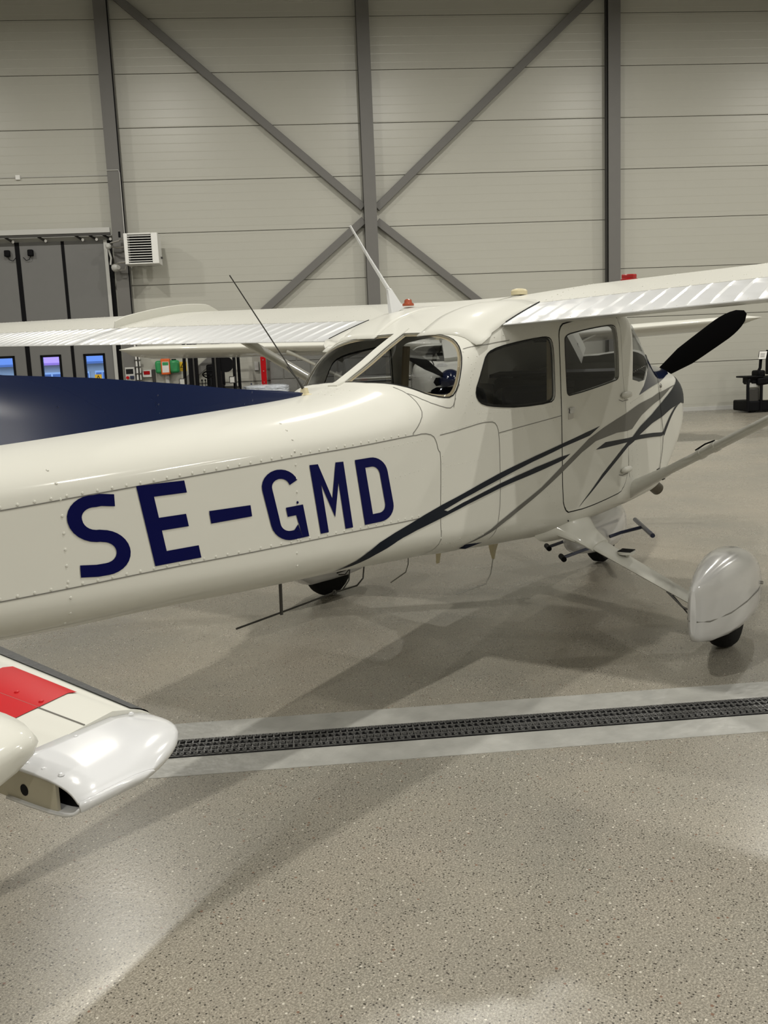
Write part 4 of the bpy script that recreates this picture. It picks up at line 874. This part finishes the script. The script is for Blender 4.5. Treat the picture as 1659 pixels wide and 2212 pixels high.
for sd, yr in ((-1, -.44), (1, .60)):
    yj = 2.56 if sd < 0 else 2.65
    wg = obj('wing', wing_mesh(sd*.02, sd*5.5), WHITE, AC)
    fl = obj('flap', surface_mesh(yr, sd*yj), FLAPW, AC, angle=20)
    al = obj('aileron', surface_mesh(sd*(yj+.03), sd*5.25), FLAPW, AC, angle=20)
    # rivet rows
    m1 = MB()
    for c in (.10,.22,.45,.66,.725):
        y = .5
        while y < 5.3: 
            p = wing_pt(sd*y, c, True); rivet(m1, p, (0,0,1), .0035); y += .045 if c in (.22,.725) else .06
    y = .45
    while y < 5.2:
        c = .12
        while c < .72: rivet(m1, wing_pt(sd*y, c, True), (0,0,1), .0035); c += .045
        y += .47
    y = .48
    while y < 5.1: rivet(m1, wing_pt(sd*y, .985, True), (-.5,0,1), .0035); y += .095
    o = obj('wing_rivets', m1, WHITE, wg); o['kind'] = 'stuff'
    # hinge gap shadow line = dark strip between wing and moving surface
    m1 = MB(); m1.loft([[wing_pt(sd*y, CB-.001, True, -.006), wing_pt(sd*y, CB+.008, True, -.006), wing_pt(sd*y, CB+.008, False, .006), wing_pt(sd*y, CB-.001, False, .006)] for y in (abs(yr),2.56,5.3)]); obj('hinge_gap_shade', m1, SEALM, AC, False)
    # root fairing that sweeps from the wing into the fuselage shoulder
    A = [wing_pt(yr, c, True, .004) for c in (CB, .80, .86, .92, .97, 1.0)]+[Vector((-.845,yr*.995 if sd < 0 else .578,te_z(yr)-.016)), Vector((-.90,yr*.985 if sd < 0 else .525,te_z(yr)-.035)), Vector((-.96,sd*.455,1.618)), Vector((-1.03,sd*.447,1.585))]
    rows = []
    for j in range(13):
        t = j/12; row = []
        for i, a in enumerate(A):
            q = Vector((min(a.x,-.30)-.02, sd*.12, 0)); x = a.x*(1-t)+q.x*t; y = a.y*(1-t)+q.y*t
            z0 = a.z*(1-t)+crown_z(x, y)*t; z = max(z0, crown_z(x, y)+.005*(1-t)+.002)
            if x > -.80: z = max(z, wing_pt(y, (.82-x)/1.62, True).z+.002) if x > -.40 else z
            row.append(Vector((x, y, z)))
        rows.append(row)
    m1 = MB(); m1.loft(rows, cap=False, closed=False); rf = obj('wing_root_fairing', m1, WHITE, AC, angle=60); s_ = rf.modifiers.new('s','SOLIDIFY'); s_.thickness = .006; s_.offset = -1
    m1 = MB()
    for y, m_ in ((yr, 1),): m1.tube([wing_pt(y, c, True, .003) for c in (CB,.8,.9,.98)], .0028, 6)
    obj('flap_edge_gap', m1, SEALM, AC)
    # wing strut with cuffs
    a = Vector((.83,sd*.535,.69)); b = Vector((.62,sd*2.60,1.80)); dv = (b-a).normalized(); ux = (Vector((1,0,0))-dv*dv.x).normalized(); uy = dv.cross(ux)
    def oval(c, w, h, n=20): return [c+ux*w*math.cos(2*math.pi*k/n)+uy*h*math.sin(2*math.pi*k/n)*(1 if math.cos(2*math.pi*k/n) > -2 else 1) for k in range(n)]
    L = (b-a).length
    m1 = MB(); m1.loft([oval(a+dv*L*t, w, h) for t, w, h in ((.05,.066,.027),(.5,.068,.027),(.97,.068,.027))]); st = obj('wing_strut', m1, WHITE, AC)
    m1 = MB(); m1.loft([oval(a+dv*L*t, w, h) for t, w, h in ((-.03,.10,.05),(.0,.088,.045),(.045,.074,.038),(.09,.068,.031),(.11,.066,.020))]); obj('strut_foot_cuff', m1, WHITE, st)
    m1 = MB(); m1.loft([oval(a+dv*L*t, w, h) for t, w, h in ((.93,.068,.028),(.97,.10,.035),(1.01,.16,.05))]); obj('strut_top_cuff', m1, WHITE, st)
    m1 = MB(); c = a+dv*L*.075; m1.cyl(c+uy*(-.038), c+uy*.038, .011, n=12); obj('strut_bolt', m1, DARKMETAL, st)
    for t in (.195,.235):
        m1 = MB(); m1.loft([oval(a+dv*(L*t-.012), .073, .032), oval(a+dv*(L*t+.012), .073, .032)]); obj('strut_clamp', m1, WHITE, st)
    m1 = MB(); c0 = a+dv*L*.185-uy*(.034 if uy.z < 0 else -.034); c1 = a+dv*L*.24-uy*(.034 if uy.z < 0 else -.034); m1.tube([c0, c0*.5+c1*.5+Vector((0,0,.008)), c1], .005, 6); obj('tie_down_loop', m1, BLACK, st)
# fence on the port wing at the flap and aileron joint
m1 = MB(); rings = []
for k in range(25):
    c = CB*(1-k/24)+.03*(k/24); hgt = .062*min(1, .75+k/8)*(1 if k < 20 else max(.12,(24-k)/4.0*.9))
    p = wing_pt(2.74, c, True, -.004); rings.append([p+Vector((0,-.004,0)), p+Vector((0,-.014,hgt)), p+Vector((0,-.006,hgt+.004)), p+Vector((0,.008,0))])
m1.loft(rings); obj('wing_fence', m1, WHITE, AC, angle=50)
# fuel cap & sender on starboard wing, overhead things
p = wing_pt(-.60, .20, True); m1 = MB(); m1.lathe(p,(0,0,1),[(-.01,.05),(.012,.05),(.018,.035)],16); fc = obj('fuel_cap', m1, REDLENS, AC)
m1 = MB(); m1.bar(p+Vector((-.03,-.045,.022)), p+Vector((.02,.045,.03)), .025, .028); obj('cap_flag', m1, REDLENS, fc, bevel=.006)
p = wing_pt(-.03, .35, True, .01); m1 = MB(); m1.loft([[p+Vector((a*sx, b*sy, h)) for a, b in [(math.cos(t*math.pi/8), math.sin(t*math.pi/8)) for t in range(16)]] for sx, sy, h in ((.06,.045,-.006),(.06,.045,.016),(.05,.037,.026),(.03,.02,.030))]); obj('gps_antenna', m1, CREAM, AC)
p = Vector((-.20,.44,te_z(.44)+.235)); p = wing_pt(.58, .50, True, .01); m1 = MB(); m1.lathe(p,(0,0,1),[(0,.035),(.012,.035),(.018,.024),(.034,.022),(.040,.012)],16); obj('roof_beacon', m1, AMBER, AC)
# roof whip antenna with white blade foot
m1 = MB(); b0 = Vector((-1.00,0,skin(-1.0,3)[2]-.0))
b1 = Vector((-.90,0,1.735)); 
m1 = MB(); m1.loft([[(-.62,.288,1.76),(-.50,.288,1.80),(-.50,.312,1.80),(-.62,.312,1.76)],[(-.635,.300,1.895),(-.600,.300,1.90),(-.600,.312,1.90),(-.635,.312,1.895)]]); wh = obj('roof_antenna', m1, WHITE2, AC, False, .003)
m1 = MB(); m1.tube([(-.615,.306,1.89),(-.74,.34,2.05),(-.85,.37,2.20)],[.010,.0075,.005]); obj('antenna_rod', m1, WHITE2, wh)
m1 = MB(); m1.lathe((-1.755,0,1.395),(0,0,1),[(0,.035),(.008,.034),(.012,.020),(.035,.014)],14); w2 = obj('tail_whip_antenna', m1, CREAM, AC)
m1 = MB(); m1.tube([(-1.757,0,1.42),(-1.80,0,1.47),(-1.86,0,1.52)],[.007,.004,.003]); m1.tube([(-1.80,0,1.47),(-2.16,0,1.862)],[.003,.0022],6); obj('antenna_wire', m1, DARKMETAL, w2)
# ---- dorsal fin, fin, rudder
top = [(-1.73,1.408),(-1.93,1.427),(-2.2,1.448),(-2.43,1.474),(-2.83,1.512),(-3.15,1.532),(-3.6,1.60),(-4.05,1.75),(-4.5,2.25),(-4.72,2.50)]
m1 = MB(); rings = []
for x, z in top:
    zb = skin(x,3)[2]-.02; w0 = .012+.045*min(1, max(0,(-1.76-x)/1.2)); 
    rings.append([(x,-w0*1.5,zb-.015),(x,-w0,zb+(z-zb)*.35),(x,-w0*.55,zb+(z-zb)*.8),(x,-w0*.2,z),(x,w0*.2,z),(x,w0*.55,zb+(z-zb)*.8),(x,w0,zb+(z-zb)*.35),(x,w0*1.5,zb-.015)])
m1.loft(rings); df = obj('dorsal_fin', m1, NAVY, AC, angle=60)
m1 = MB()
for x in (-2.13,-2.6,-3.0): 
    for k in range(3): z = skin(x,3)[2]+.02+k*.03; rivet(m1, (x,-.046,z), (0,-1,.1), .004)
o = obj('fin_rivets', m1, NAVY, df); o['kind'] = 'stuff'
m1 = MB(); m1.loft([[(-4.05,-.05,1.3),(-4.05,.05,1.3),(-4.95,.045,1.3),(-4.95,-.045,1.3)],[(-4.72,-.03,2.5),(-4.72,.03,2.5),(-5.05,.025,2.5),(-5.05,-.025,2.5)]]); obj('tail_fin', m1, NAVY, AC, False, .02)
m1 = MB(); m1.loft([[(-4.97,-.04,1.25),(-4.97,.04,1.25),(-5.45,.01,1.25),(-5.45,-.01,1.25)],[(-5.07,-.025,2.55),(-5.07,.025,2.55),(-5.50,.008,2.55),(-5.50,-.008,2.55)]]); obj('rudder', m1, WHITE, AC, False, .004)
# ---- horizontal stabiliser and elevator
SX = -4.272
def st_pt(y, c, up, h0=.056, h1=.034):
    a = abs(y); le = -3.765-.2*a; ch = le-SX; th = h0*(4*c*(1-c))**.5*.5 if c < .45 else (h0+(h1-h0)*((c-.45)/.55))*.5
    th = (h0*.5)*math.sqrt(min(1, c/.30)) if c < .3 else (h0+(h1-h0)*((c-.3)/.7))*.5
    return Vector((le-ch*c, y, 1.128+(1 if up else -1)*th))
for sd in (-1, 1):
    cs_ = [0,.01,.03,.07,.13,.2,.3,.5,.75,1.0]; rings = []
    for y in (.08,.4,.8,1.2,1.598): rings.append([st_pt(sd*y, c, True) for c in reversed(cs_)]+[st_pt(sd*y, c, False) for c in cs_[1:]])
    m1 = MB(); m1.loft(rings); sb = obj('stabiliser', m1, WHITE, AC)
    if sd < 0:
        # tip cap: sections shrink toward a rounded tip, open toward the elevator
        rings = []
        def plan(y):
            t = (y-1.597)/(1.712-1.597); t = min(1, max(0, t)); le = -3.765-.2*1.597-.004-.10*t**3.2; return le
        for k in range(13):
            t = math.sin(math.pi/2*k/12); y = 1.597+.115*t; le = plan(y); hh = (1-t**5)**.5 if t < 1 else .25; hh = max(hh, .25)
            xe = SX-.007; ch = le-xe; r = []
            for c in reversed(cs_):
                th = .0195*(math.sqrt(min(1, c/.30)))*hh; r.append(Vector((le-ch*c, -y, 1.1315+th)))
            for c in cs_[1:]:
                th = (.0190+.006*(1-c))*(math.sqrt(min(1, c/.30)))*hh; r.append(Vector((le-ch*c, -y, 1.1315-th)))
            rings.append(r)
        m1 = MB(); m1.loft(rings, cap=False, closed=False); n_ = len(rings[0]); m1.add(rings[-1], [tuple(range(n_))]); cp = obj('tip_cap', m1, WHITE2, sb, angle=60); s_ = cp.modifiers.new('s','SOLIDIFY'); s_.thickness = .003; s_.offset = -1
        m1 = MB(); m1.prism([(SX+.010,-1.60,1.1145),(SX+.010,-1.690,1.1165),(SX+.010,-1.698,1.124),(SX+.010,-1.698,1.138),(SX+.010,-1.690,1.146),(SX+.010,-1.60,1.148)],(.003,0,0)); obj('cap_hollow_shade', m1, BLACK, sb, False)  # black plate inside the open tip cap, stands in for the shade there
        m1 = MB(); m1.box(SX-.004,SX-.0005,-1.675,-.1,1.1135,1.1465); sw_ = obj('spar_web', m1, SPAR, sb, False)
        m1 = MB(); m1.cyl((SX-.0045,-1.625,1.127),(SX-.0035,-1.625,1.127),.006,n=14); obj('bolt_hole', m1, BLACK, sw_)
        m1 = MB()
        for y, z in ((-1.575,1.137),(-1.55,1.118),(-1.50,1.137)): rivet(m1, (SX-.004,y,z), (-1,0,0), .005)
        obj('spar_rivet', m1, WHITE, sw_)
        # red band, leading edge boot, skin joint, rivets
        m1 = MB(); rr = [[st_pt(-y, c, True)+Vector((0,0,.0012)) for c in (.24,.3,.5,.75,.99)] for y in (1.345,1.40,1.46,1.505)]; m1.loft(rr, cap=False, closed=False); o = obj('red_band', m1, RED, sb); o['label'] = 'red painted band'
        m1 = MB(); rr = [[st_pt(-y, c, u)+Vector((.0005,0,.0015 if u else -.0015)) for c, u in ((.15,True),(.10,True),(.05,True),(.02,True),(0,True),(.01,False),(.04,False),(.12,False))] for y in (.3,.8,1.2,1.594)]; m1.loft(rr, cap=False, closed=False); obj('rubber_boot', m1, BOOT, sb)
        m1 = MB(); m1.tube([st_pt(-y, .50, True)+Vector((0,0,.0005)) for y in (.3,.9,1.35,1.597)], .0009, 5); obj('skin_joint', m1, SEAMM, sb)
        m1 = MB()
        for y, c in ((1.375,.45),(1.44,.45),(1.495,.45),(1.31,.45)): rivet(m1, st_pt(-y, c, True)+Vector((0,0,.0008)), (0,0,1), .004)
        obj('band_rivet', m1, RED, sb)
        m1 = MB()
        for x, y in ((-4.268,-1.622),(-4.268,-1.648),(-4.268,-1.674),(-4.20,-1.610),(-4.125,-1.610)): rivet(m1, (x,y,1.1507 if x < -4.15 else 1.1500), (0,0,1), .0032)
        o = obj('cap_rivet', m1, WHITE2, cp); o['kind'] = 'stuff'
    # elevator with rounded nose and tip
    rings = []
    for k in range(14):
        y = .12+(1.61-.12)*k/6 if k <= 6 else 1.61+.085*math.sin(math.pi/2*(k-6)/7); e = 1 if k <= 6 else max(.10, math.cos(math.pi/2*(k-6)/7)**.6)
        r = []; x0 = -4.283-(.0 if k <= 6 else .04*(1-math.cos(math.pi/2*(k-6)/7)**.5)); x1 = -4.80
        pr = [(0,0),(.012,.5),(.05,.85),(.10,1),(.4,.8),(1,.08)]
        for c, h in reversed(pr): r.append((x0+(x1-x0)*c, sd*y, 1.198-.10*c+.030*h*e))
        for c, h in pr[1:]: r.append((x0+(x1-x0)*c, sd*y, 1.198-.10*c-.030*h*e))
        rings.append(r)
    m1 = MB(); m1.loft(rings); obj('elevator', m1, WHITE, AC, angle=60)
# ---- nose: intakes, propeller, spinner, exhaust
hub = Vector((2.50,0,1.22)); ang = math.atan2(.55,.79)
m1 = MB(); m1.lathe((2.40,0,1.22),(1,0,0),[(0,.17),(.06,.17),(.13,.14),(.20,.09),(.26,.04),(.28,.005)],28); sp_ = obj('spinner', m1, NAVY, AC)
for sg in (1, -1):
    rd = Vector((0,-math.cos(ang)*sg,math.sin(ang)*sg)); tn = Vector((0,-math.sin(ang)*sg,-math.cos(ang)*sg)); rings = []
    for k in range(22):
        r = .10+.86*k/21; cw = (.075+.105*min(1,(k/8)))*.5*(1 if k < 16 else math.sqrt(max(.0,1-((k-15.5)/5.6)**2))); cw = max(cw,.006)
        tw = math.radians(62-46*(k/21)**.6); ch = tn*math.cos(tw)+Vector((1,0,0))*math.sin(tw); nn = rd.cross(ch); c = hub+rd*r
        rings.append([c+ch*cw*math.cos(2*math.pi*j/16)+nn*(.018*(1-.6*k/21))*math.sin(2*math.pi*j/16) for j in range(16)])
    m1 = MB(); m1.loft(rings); obj('propeller_blade', m1, PROPB, AC)
m1 = MB(); m1.cyl((1.98,-.19,.60),(2.17,-.25,.475),.048,.048,20,False); m1.cyl((2.16,-.247,.481),(1.98,-.19,.60),.040,.040,20,True); obj('exhaust_pipe', m1, EXH, AC)
for sd in (-1, 1):
    m1 = MB(); m1.loft([[(2.425,sd*y,z) for y, z in ((.08,1.16),(.22,1.14),(.26,1.20),(.22,1.27),(.10,1.27))],[(2.40,sd*y,z) for y, z in ((.08,1.16),(.22,1.14),(.26,1.20),(.22,1.27),(.10,1.27))]]); obj('air_intake', m1, BLACK, AC, False)
m1 = MB(); m1.tube([(1.45,-.18,1.455),(1.50,-.20,1.50),(1.56,-.22,1.53)],.008); obj('breather_tube', m1, BLACK, AC)
m1 = MB(); m1.loft([[(x,y,z) for y, z in ((-.20,1.41),(-.13,h),(-.03,h+.005),(.02,1.43))] for x, h in ((1.62,1.44),(1.70,1.475),(1.9,1.475),(2.0,1.43))]); obj('cowl_bump', m1, LGREY, AC)
m1 = MB(); c = on(1.42,2.12,.006); m1.lathe(c, frame(1.42,2.12)[1], [(-.004,.014),(.004,.012),(.006,.004)], 12); obj('cowl_fastener', m1, CHROME, AC)
# ---- main gear
for sd in (-1, 1):
    rings = []
    P0 = Vector((.02,sd*.40,.570)); P1 = Vector((.02,sd*1.17,.190))
    for k in range(9):
        t = k/8; c = P0.lerp(P1, t); w = .115-.045*t; h = .016; rings.append([c+Vector((w*math.cos(a), 0, h*math.sin(a)+ .0)) for a in [2*math.pi*j/16 for j in range(16)]])
    m1 = MB(); m1.loft(rings); lg = obj('gear_leg', m1, WHITE, AC)
    m1 = MB(); m1.loft([[Vector((x0+(w)*math.cos(a), sd*y, z+h*math.sin(a))) for a in [2*math.pi*j/20 for j in range(20)]] for x0, w, y, z, h in ((-.06,.34,.40,.60,.085),(-.02,.24,.46,.590,.065),(.01,.16,.52,.530,.040),(.02,.125,.60,.474,.022))]); lf_ = obj('gear_root_fairing', m1, WHITE, lg)
    if sd < 0:
        m1 = MB()
        for x, y, z in ((-.26,-.455,.63),(-.16,-.49,.635),(.10,-.49,.635),(.17,-.47,.62)): rivet(m1, (x,y,z), (0,-1,.6), .007)
        obj('fairing_screw', m1, DARKMETAL, lf_)
    m1 = MB(); m1.loft([[Vector((.05+.06*math.cos(a), sd*.74+.045*math.sin(a), z)) for a in [2*math.pi*j/16 for j in range(16)]] for z in (.436,.450)]); m1.tube([(.05,sd*.74,.39),(.05,sd*.74,.44)],.014); sp2 = obj('entry_step', m1, WHITE, lg)
    m1 = MB()
    for k in range(5): m1.box(.05-.045+.018*k,.05-.038+.018*k,sd*.74-.036,sd*.74+.036,.450,.454)
    obj('step_tread', m1, BLACK, sp2, False)
    m1 = MB(); m1.tube([(-.05,sd*.99,.272),(-.07,sd*1.08,.20),(-.06,sd*1.16,.17)],.005,6); m1.tube([(-.05,sd*1.02,.255),(-.05,sd*1.10,.165),(-.04,sd*1.16,.155)],.004,6); obj('brake_line', m1, DARKMETAL, lg)
    def pant_ring(x, hw, zb, zt, n=28):
        r = []; zc = zb+(zt-zb)*.42
        for k in range(n):
            a = 2*math.pi*k/n; ca, sa = math.cos(a), math.sin(a); e = 2.6 if sa > 0 else 3.4
            rr = (abs(ca)**e+abs(sa)**e)**(-1/e); r.append((x, sd*1.275+hw*rr*ca, zc+rr*sa*((zt-zc) if sa > 0 else (zc-zb))))
        return r
    prof = [(-.60,.012,.225 if sd < 0 else .30,.43),(-.585,.022,.20 if sd < 0 else .285,.445),(-.55,.036,.175 if sd < 0 else .27,.458),(-.42,.075,.145 if sd < 0 else .22,.485),(-.25,.108,.125,.510),(-.08,.128,.115,.520),(.10,.135,.110,.508),(.25,.125,.115,.465),(.36,.098,.135,.405),(.42,.062,.165,.35),(.44,.02,.22,.29)]
    m1 = MB(); m1.loft([pant_ring(*p) for p in prof]); wf = obj('wheel_fairing', m1, PANT, AC)
    m1 = MB()
    for s2 in (-1, 1):
        L_ = []
        for x, z in ((-.595,.285),(-.5,.268),(-.3,.265),(-.1,.275),(.1,.285),(.3,.290),(.41,.290)):
            i = max(j for j in range(len(prof)) if prof[j][0] <= x); i = min(i, len(prof)-2); t = (x-prof[i][0])/(prof[i+1][0]-prof[i][0]); hw, zb, zt = [prof[i][q]*(1-t)+prof[i+1][q]*t for q in (1,2,3)]
            zc = zb+(zt-zb)*.42; v = abs(z-zc)/((zt-zc) if z > zc else (zc-zb)); e = 2.6 if z > zc else 3.4; L_.append((x, sd*1.275+s2*hw*(1-min(v,.999)**e)**(1/e)*1.012, z))
        m1.tube(L_, .0036, 5)
    obj('fairing_joint', m1, SEAMM, wf)
    if sd < 0: m1 = MB(); m1.cyl((.22,-1.398,.30),(.22,-1.412,.30),.010,n=12); obj('fairing_screw', m1, CHROME, wf)
    m1 = MB(); m1.lathe((.0,sd*1.275-.075,.215),(0,1,0),[(0,.13),(.012,.185),(.035,.207),(.06,.214),(.09,.214),(.115,.207),(.138,.185),(.15,.13)],40); ty = obj('tyre', m1, RUBBER, AC)
    m1 = MB(); m1.lathe((.0,sd*1.275-.070,.215),(0,1,0),[(0,.05),(.01,.09),(.02,.13),(.12,.13),(.13,.09),(.14,.05)],28); obj('wheel_hub', m1, CHROME, ty)
# ---- nose gear
prof = [(1.02,.02,.24,.36),(1.05,.05,.20,.39),(1.15,.095,.155,.43),(1.35,.13,.12,.475),(1.55,.142,.105,.49),(1.72,.138,.105,.47),(1.88,.11,.12,.41),(1.96,.06,.16,.33),(1.99,.015,.21,.27)]
def npr(x, hw, zb, zt, n=28):
    r = []; zc = zb+(zt-zb)*.42
    for k in range(n):
        a = 2*math.pi*k/n; ca, sa = math.cos(a), math.sin(a); e = 2.6; rr = (abs(ca)**e+abs(sa)**e)**(-1/e); r.append((x, hw*rr*ca, zc+rr*sa*((zt-zc) if sa > 0 else (zc-zb))))
    return r
m1 = MB(); m1.loft([npr(*p) for p in prof]); nf = obj('nose_wheel_fairing', m1, PANT, AC)
m1 = MB(); m1.cyl((1.40,-.137,.17),(1.40,-.142,.17),.008,n=10); obj('fairing_screw', m1, DARKMETAL, nf)
m1 = MB(); m1.lathe((1.63,-.065,.19),(0,1,0),[(0,.12),(.01,.165),(.035,.185),(.095,.185),(.12,.165),(.13,.12)],36); obj('nose_tyre', m1, RUBBER, AC)
m1 = MB(); m1.cyl((1.60,0,.42),(1.56,0,.75),.04,n=18); m1.tube([(1.56,.05,.45),(1.44,.05,.53),(1.54,.05,.60)],.012); obj('nose_gear_strut', m1, CHROME, AC)
# ---- belly antennas
m1 = MB(); m1.tube([(-1.98,0,.70),(-1.985,0,.522)],.007,8); m1.tube([(-2.254,0,.535),(-1.985,0,.532),(-1.62,0,.530),(-1.45,0,.522),(-1.40,0,.545),(-1.375,0,.66)],.004,6); m1.tube([(-1.56,0,.528),(-1.51,0,.56),(-1.49,0,.66)],.0035,6); m1.lathe((-1.62,0,.520),(0,0,1),[(0,.008),(.01,.012),(.02,.006)],8); obj('belly_antenna', m1, DARKMETAL, AC)
m1 = MB(); m1.tube([(-1.004,0,.61),(-1.01,0,.53),(-1.035,0,.495),(-1.17,0,.473)],.003,6); obj('belly_wire', m1, SEAMM, AC)
m1 = MB(); m1.loft([[(-.73,-.006,.59),(-.67,-.006,.59),(-.67,.006,.59),(-.73,.006,.59)],[(-.735,-.004,.475),(-.71,-.004,.475),(-.71,.004,.475),(-.735,.004,.475)]]); obj('blade_antenna', m1, CREAM, AC, False, .002)
m1 = MB(); m1.loft([[(-.13,-.03,.54),(-.02,-.03,.54),(-.02,.03,.54),(-.13,.03,.54)],[(-.115,-.012,.42),(-.075,-.012,.42),(-.075,.012,.42),(-.115,.012,.42)],[(-.10,-.006,.37),(-.085,-.006,.37),(-.085,.006,.37),(-.10,.006,.37)]]); fa = obj('fin_antenna', m1, CREAM, AC, False, .003)
m1 = MB(); m1.tube([(-.09,0,.39),(-.13,0,.29),(-.19,0,.245),(-.54,0,.265)],.004,6); obj('antenna_wire', m1, LGREY, fa)

# ================================================================== TOW BAR
t = thing('tow_bar', 'dark blue steel tow bar hooked on the nose wheel, T handle sticking out in front', 'tow bar', (1.4,-.1,.2))
m1 = MB(); m1.tube([(1.79,-.203,.30),(1.244,-.506,.30)],.016,10); obj('t_handle', m1, BLUEB, t)
m1 = MB(); m1.tube([(1.535,-.350,.30),(1.49,-.20,.255),(1.42,-.145,.235)],.012,8); obj('shaft', m1, BLUEB, t)
for a, b in (((1.078,.175,.20),(1.30,.14,.205)),((.80,-.05,.20),(1.02,-.09,.205))):
    m1 = MB(); m1.tube([a, b, (1.30 if a[0] < 1 else 1.42, -.145 if a[0] < 1 else .145, .21)],.012,8); pg = obj('prong', m1, BLUEB, t)
    m1 = MB(); c = Vector(a); m1.cyl(c+Vector((.045,.03,0)), c-Vector((.045,.03,0)), .018, n=10); obj('prong_tip', m1, BLACK, pg)

# ================================================================== SECOND AIRCRAFT behind, nose toward us
bpy.context.view_layer.update()
A2 = AC.copy(); COL.objects.link(A2); A2.name = 'light_aircraft'
skipn = ('registration','navy_stripe','grey_stripe','rivets','panel_joint','roof_antenna','tail_whip','belly','fin_antenna','blade_antenna','navy_cowl','wing_fence','cowling_joint','dorsal','tail_fin')
for ch in list(AC.children):
    if ch.name.startswith(skipn): continue
    copy_tree(ch, A2)
tag(A2, 'second white high-wing aircraft facing us, mostly hidden behind the lettered one', 'aircraft')
A2.location = (8.97, 5.57, .05); A2.scale = (.945,)*3; A2.rotation_euler = (math.radians(.7), 0, math.atan2(-.56,-.83))
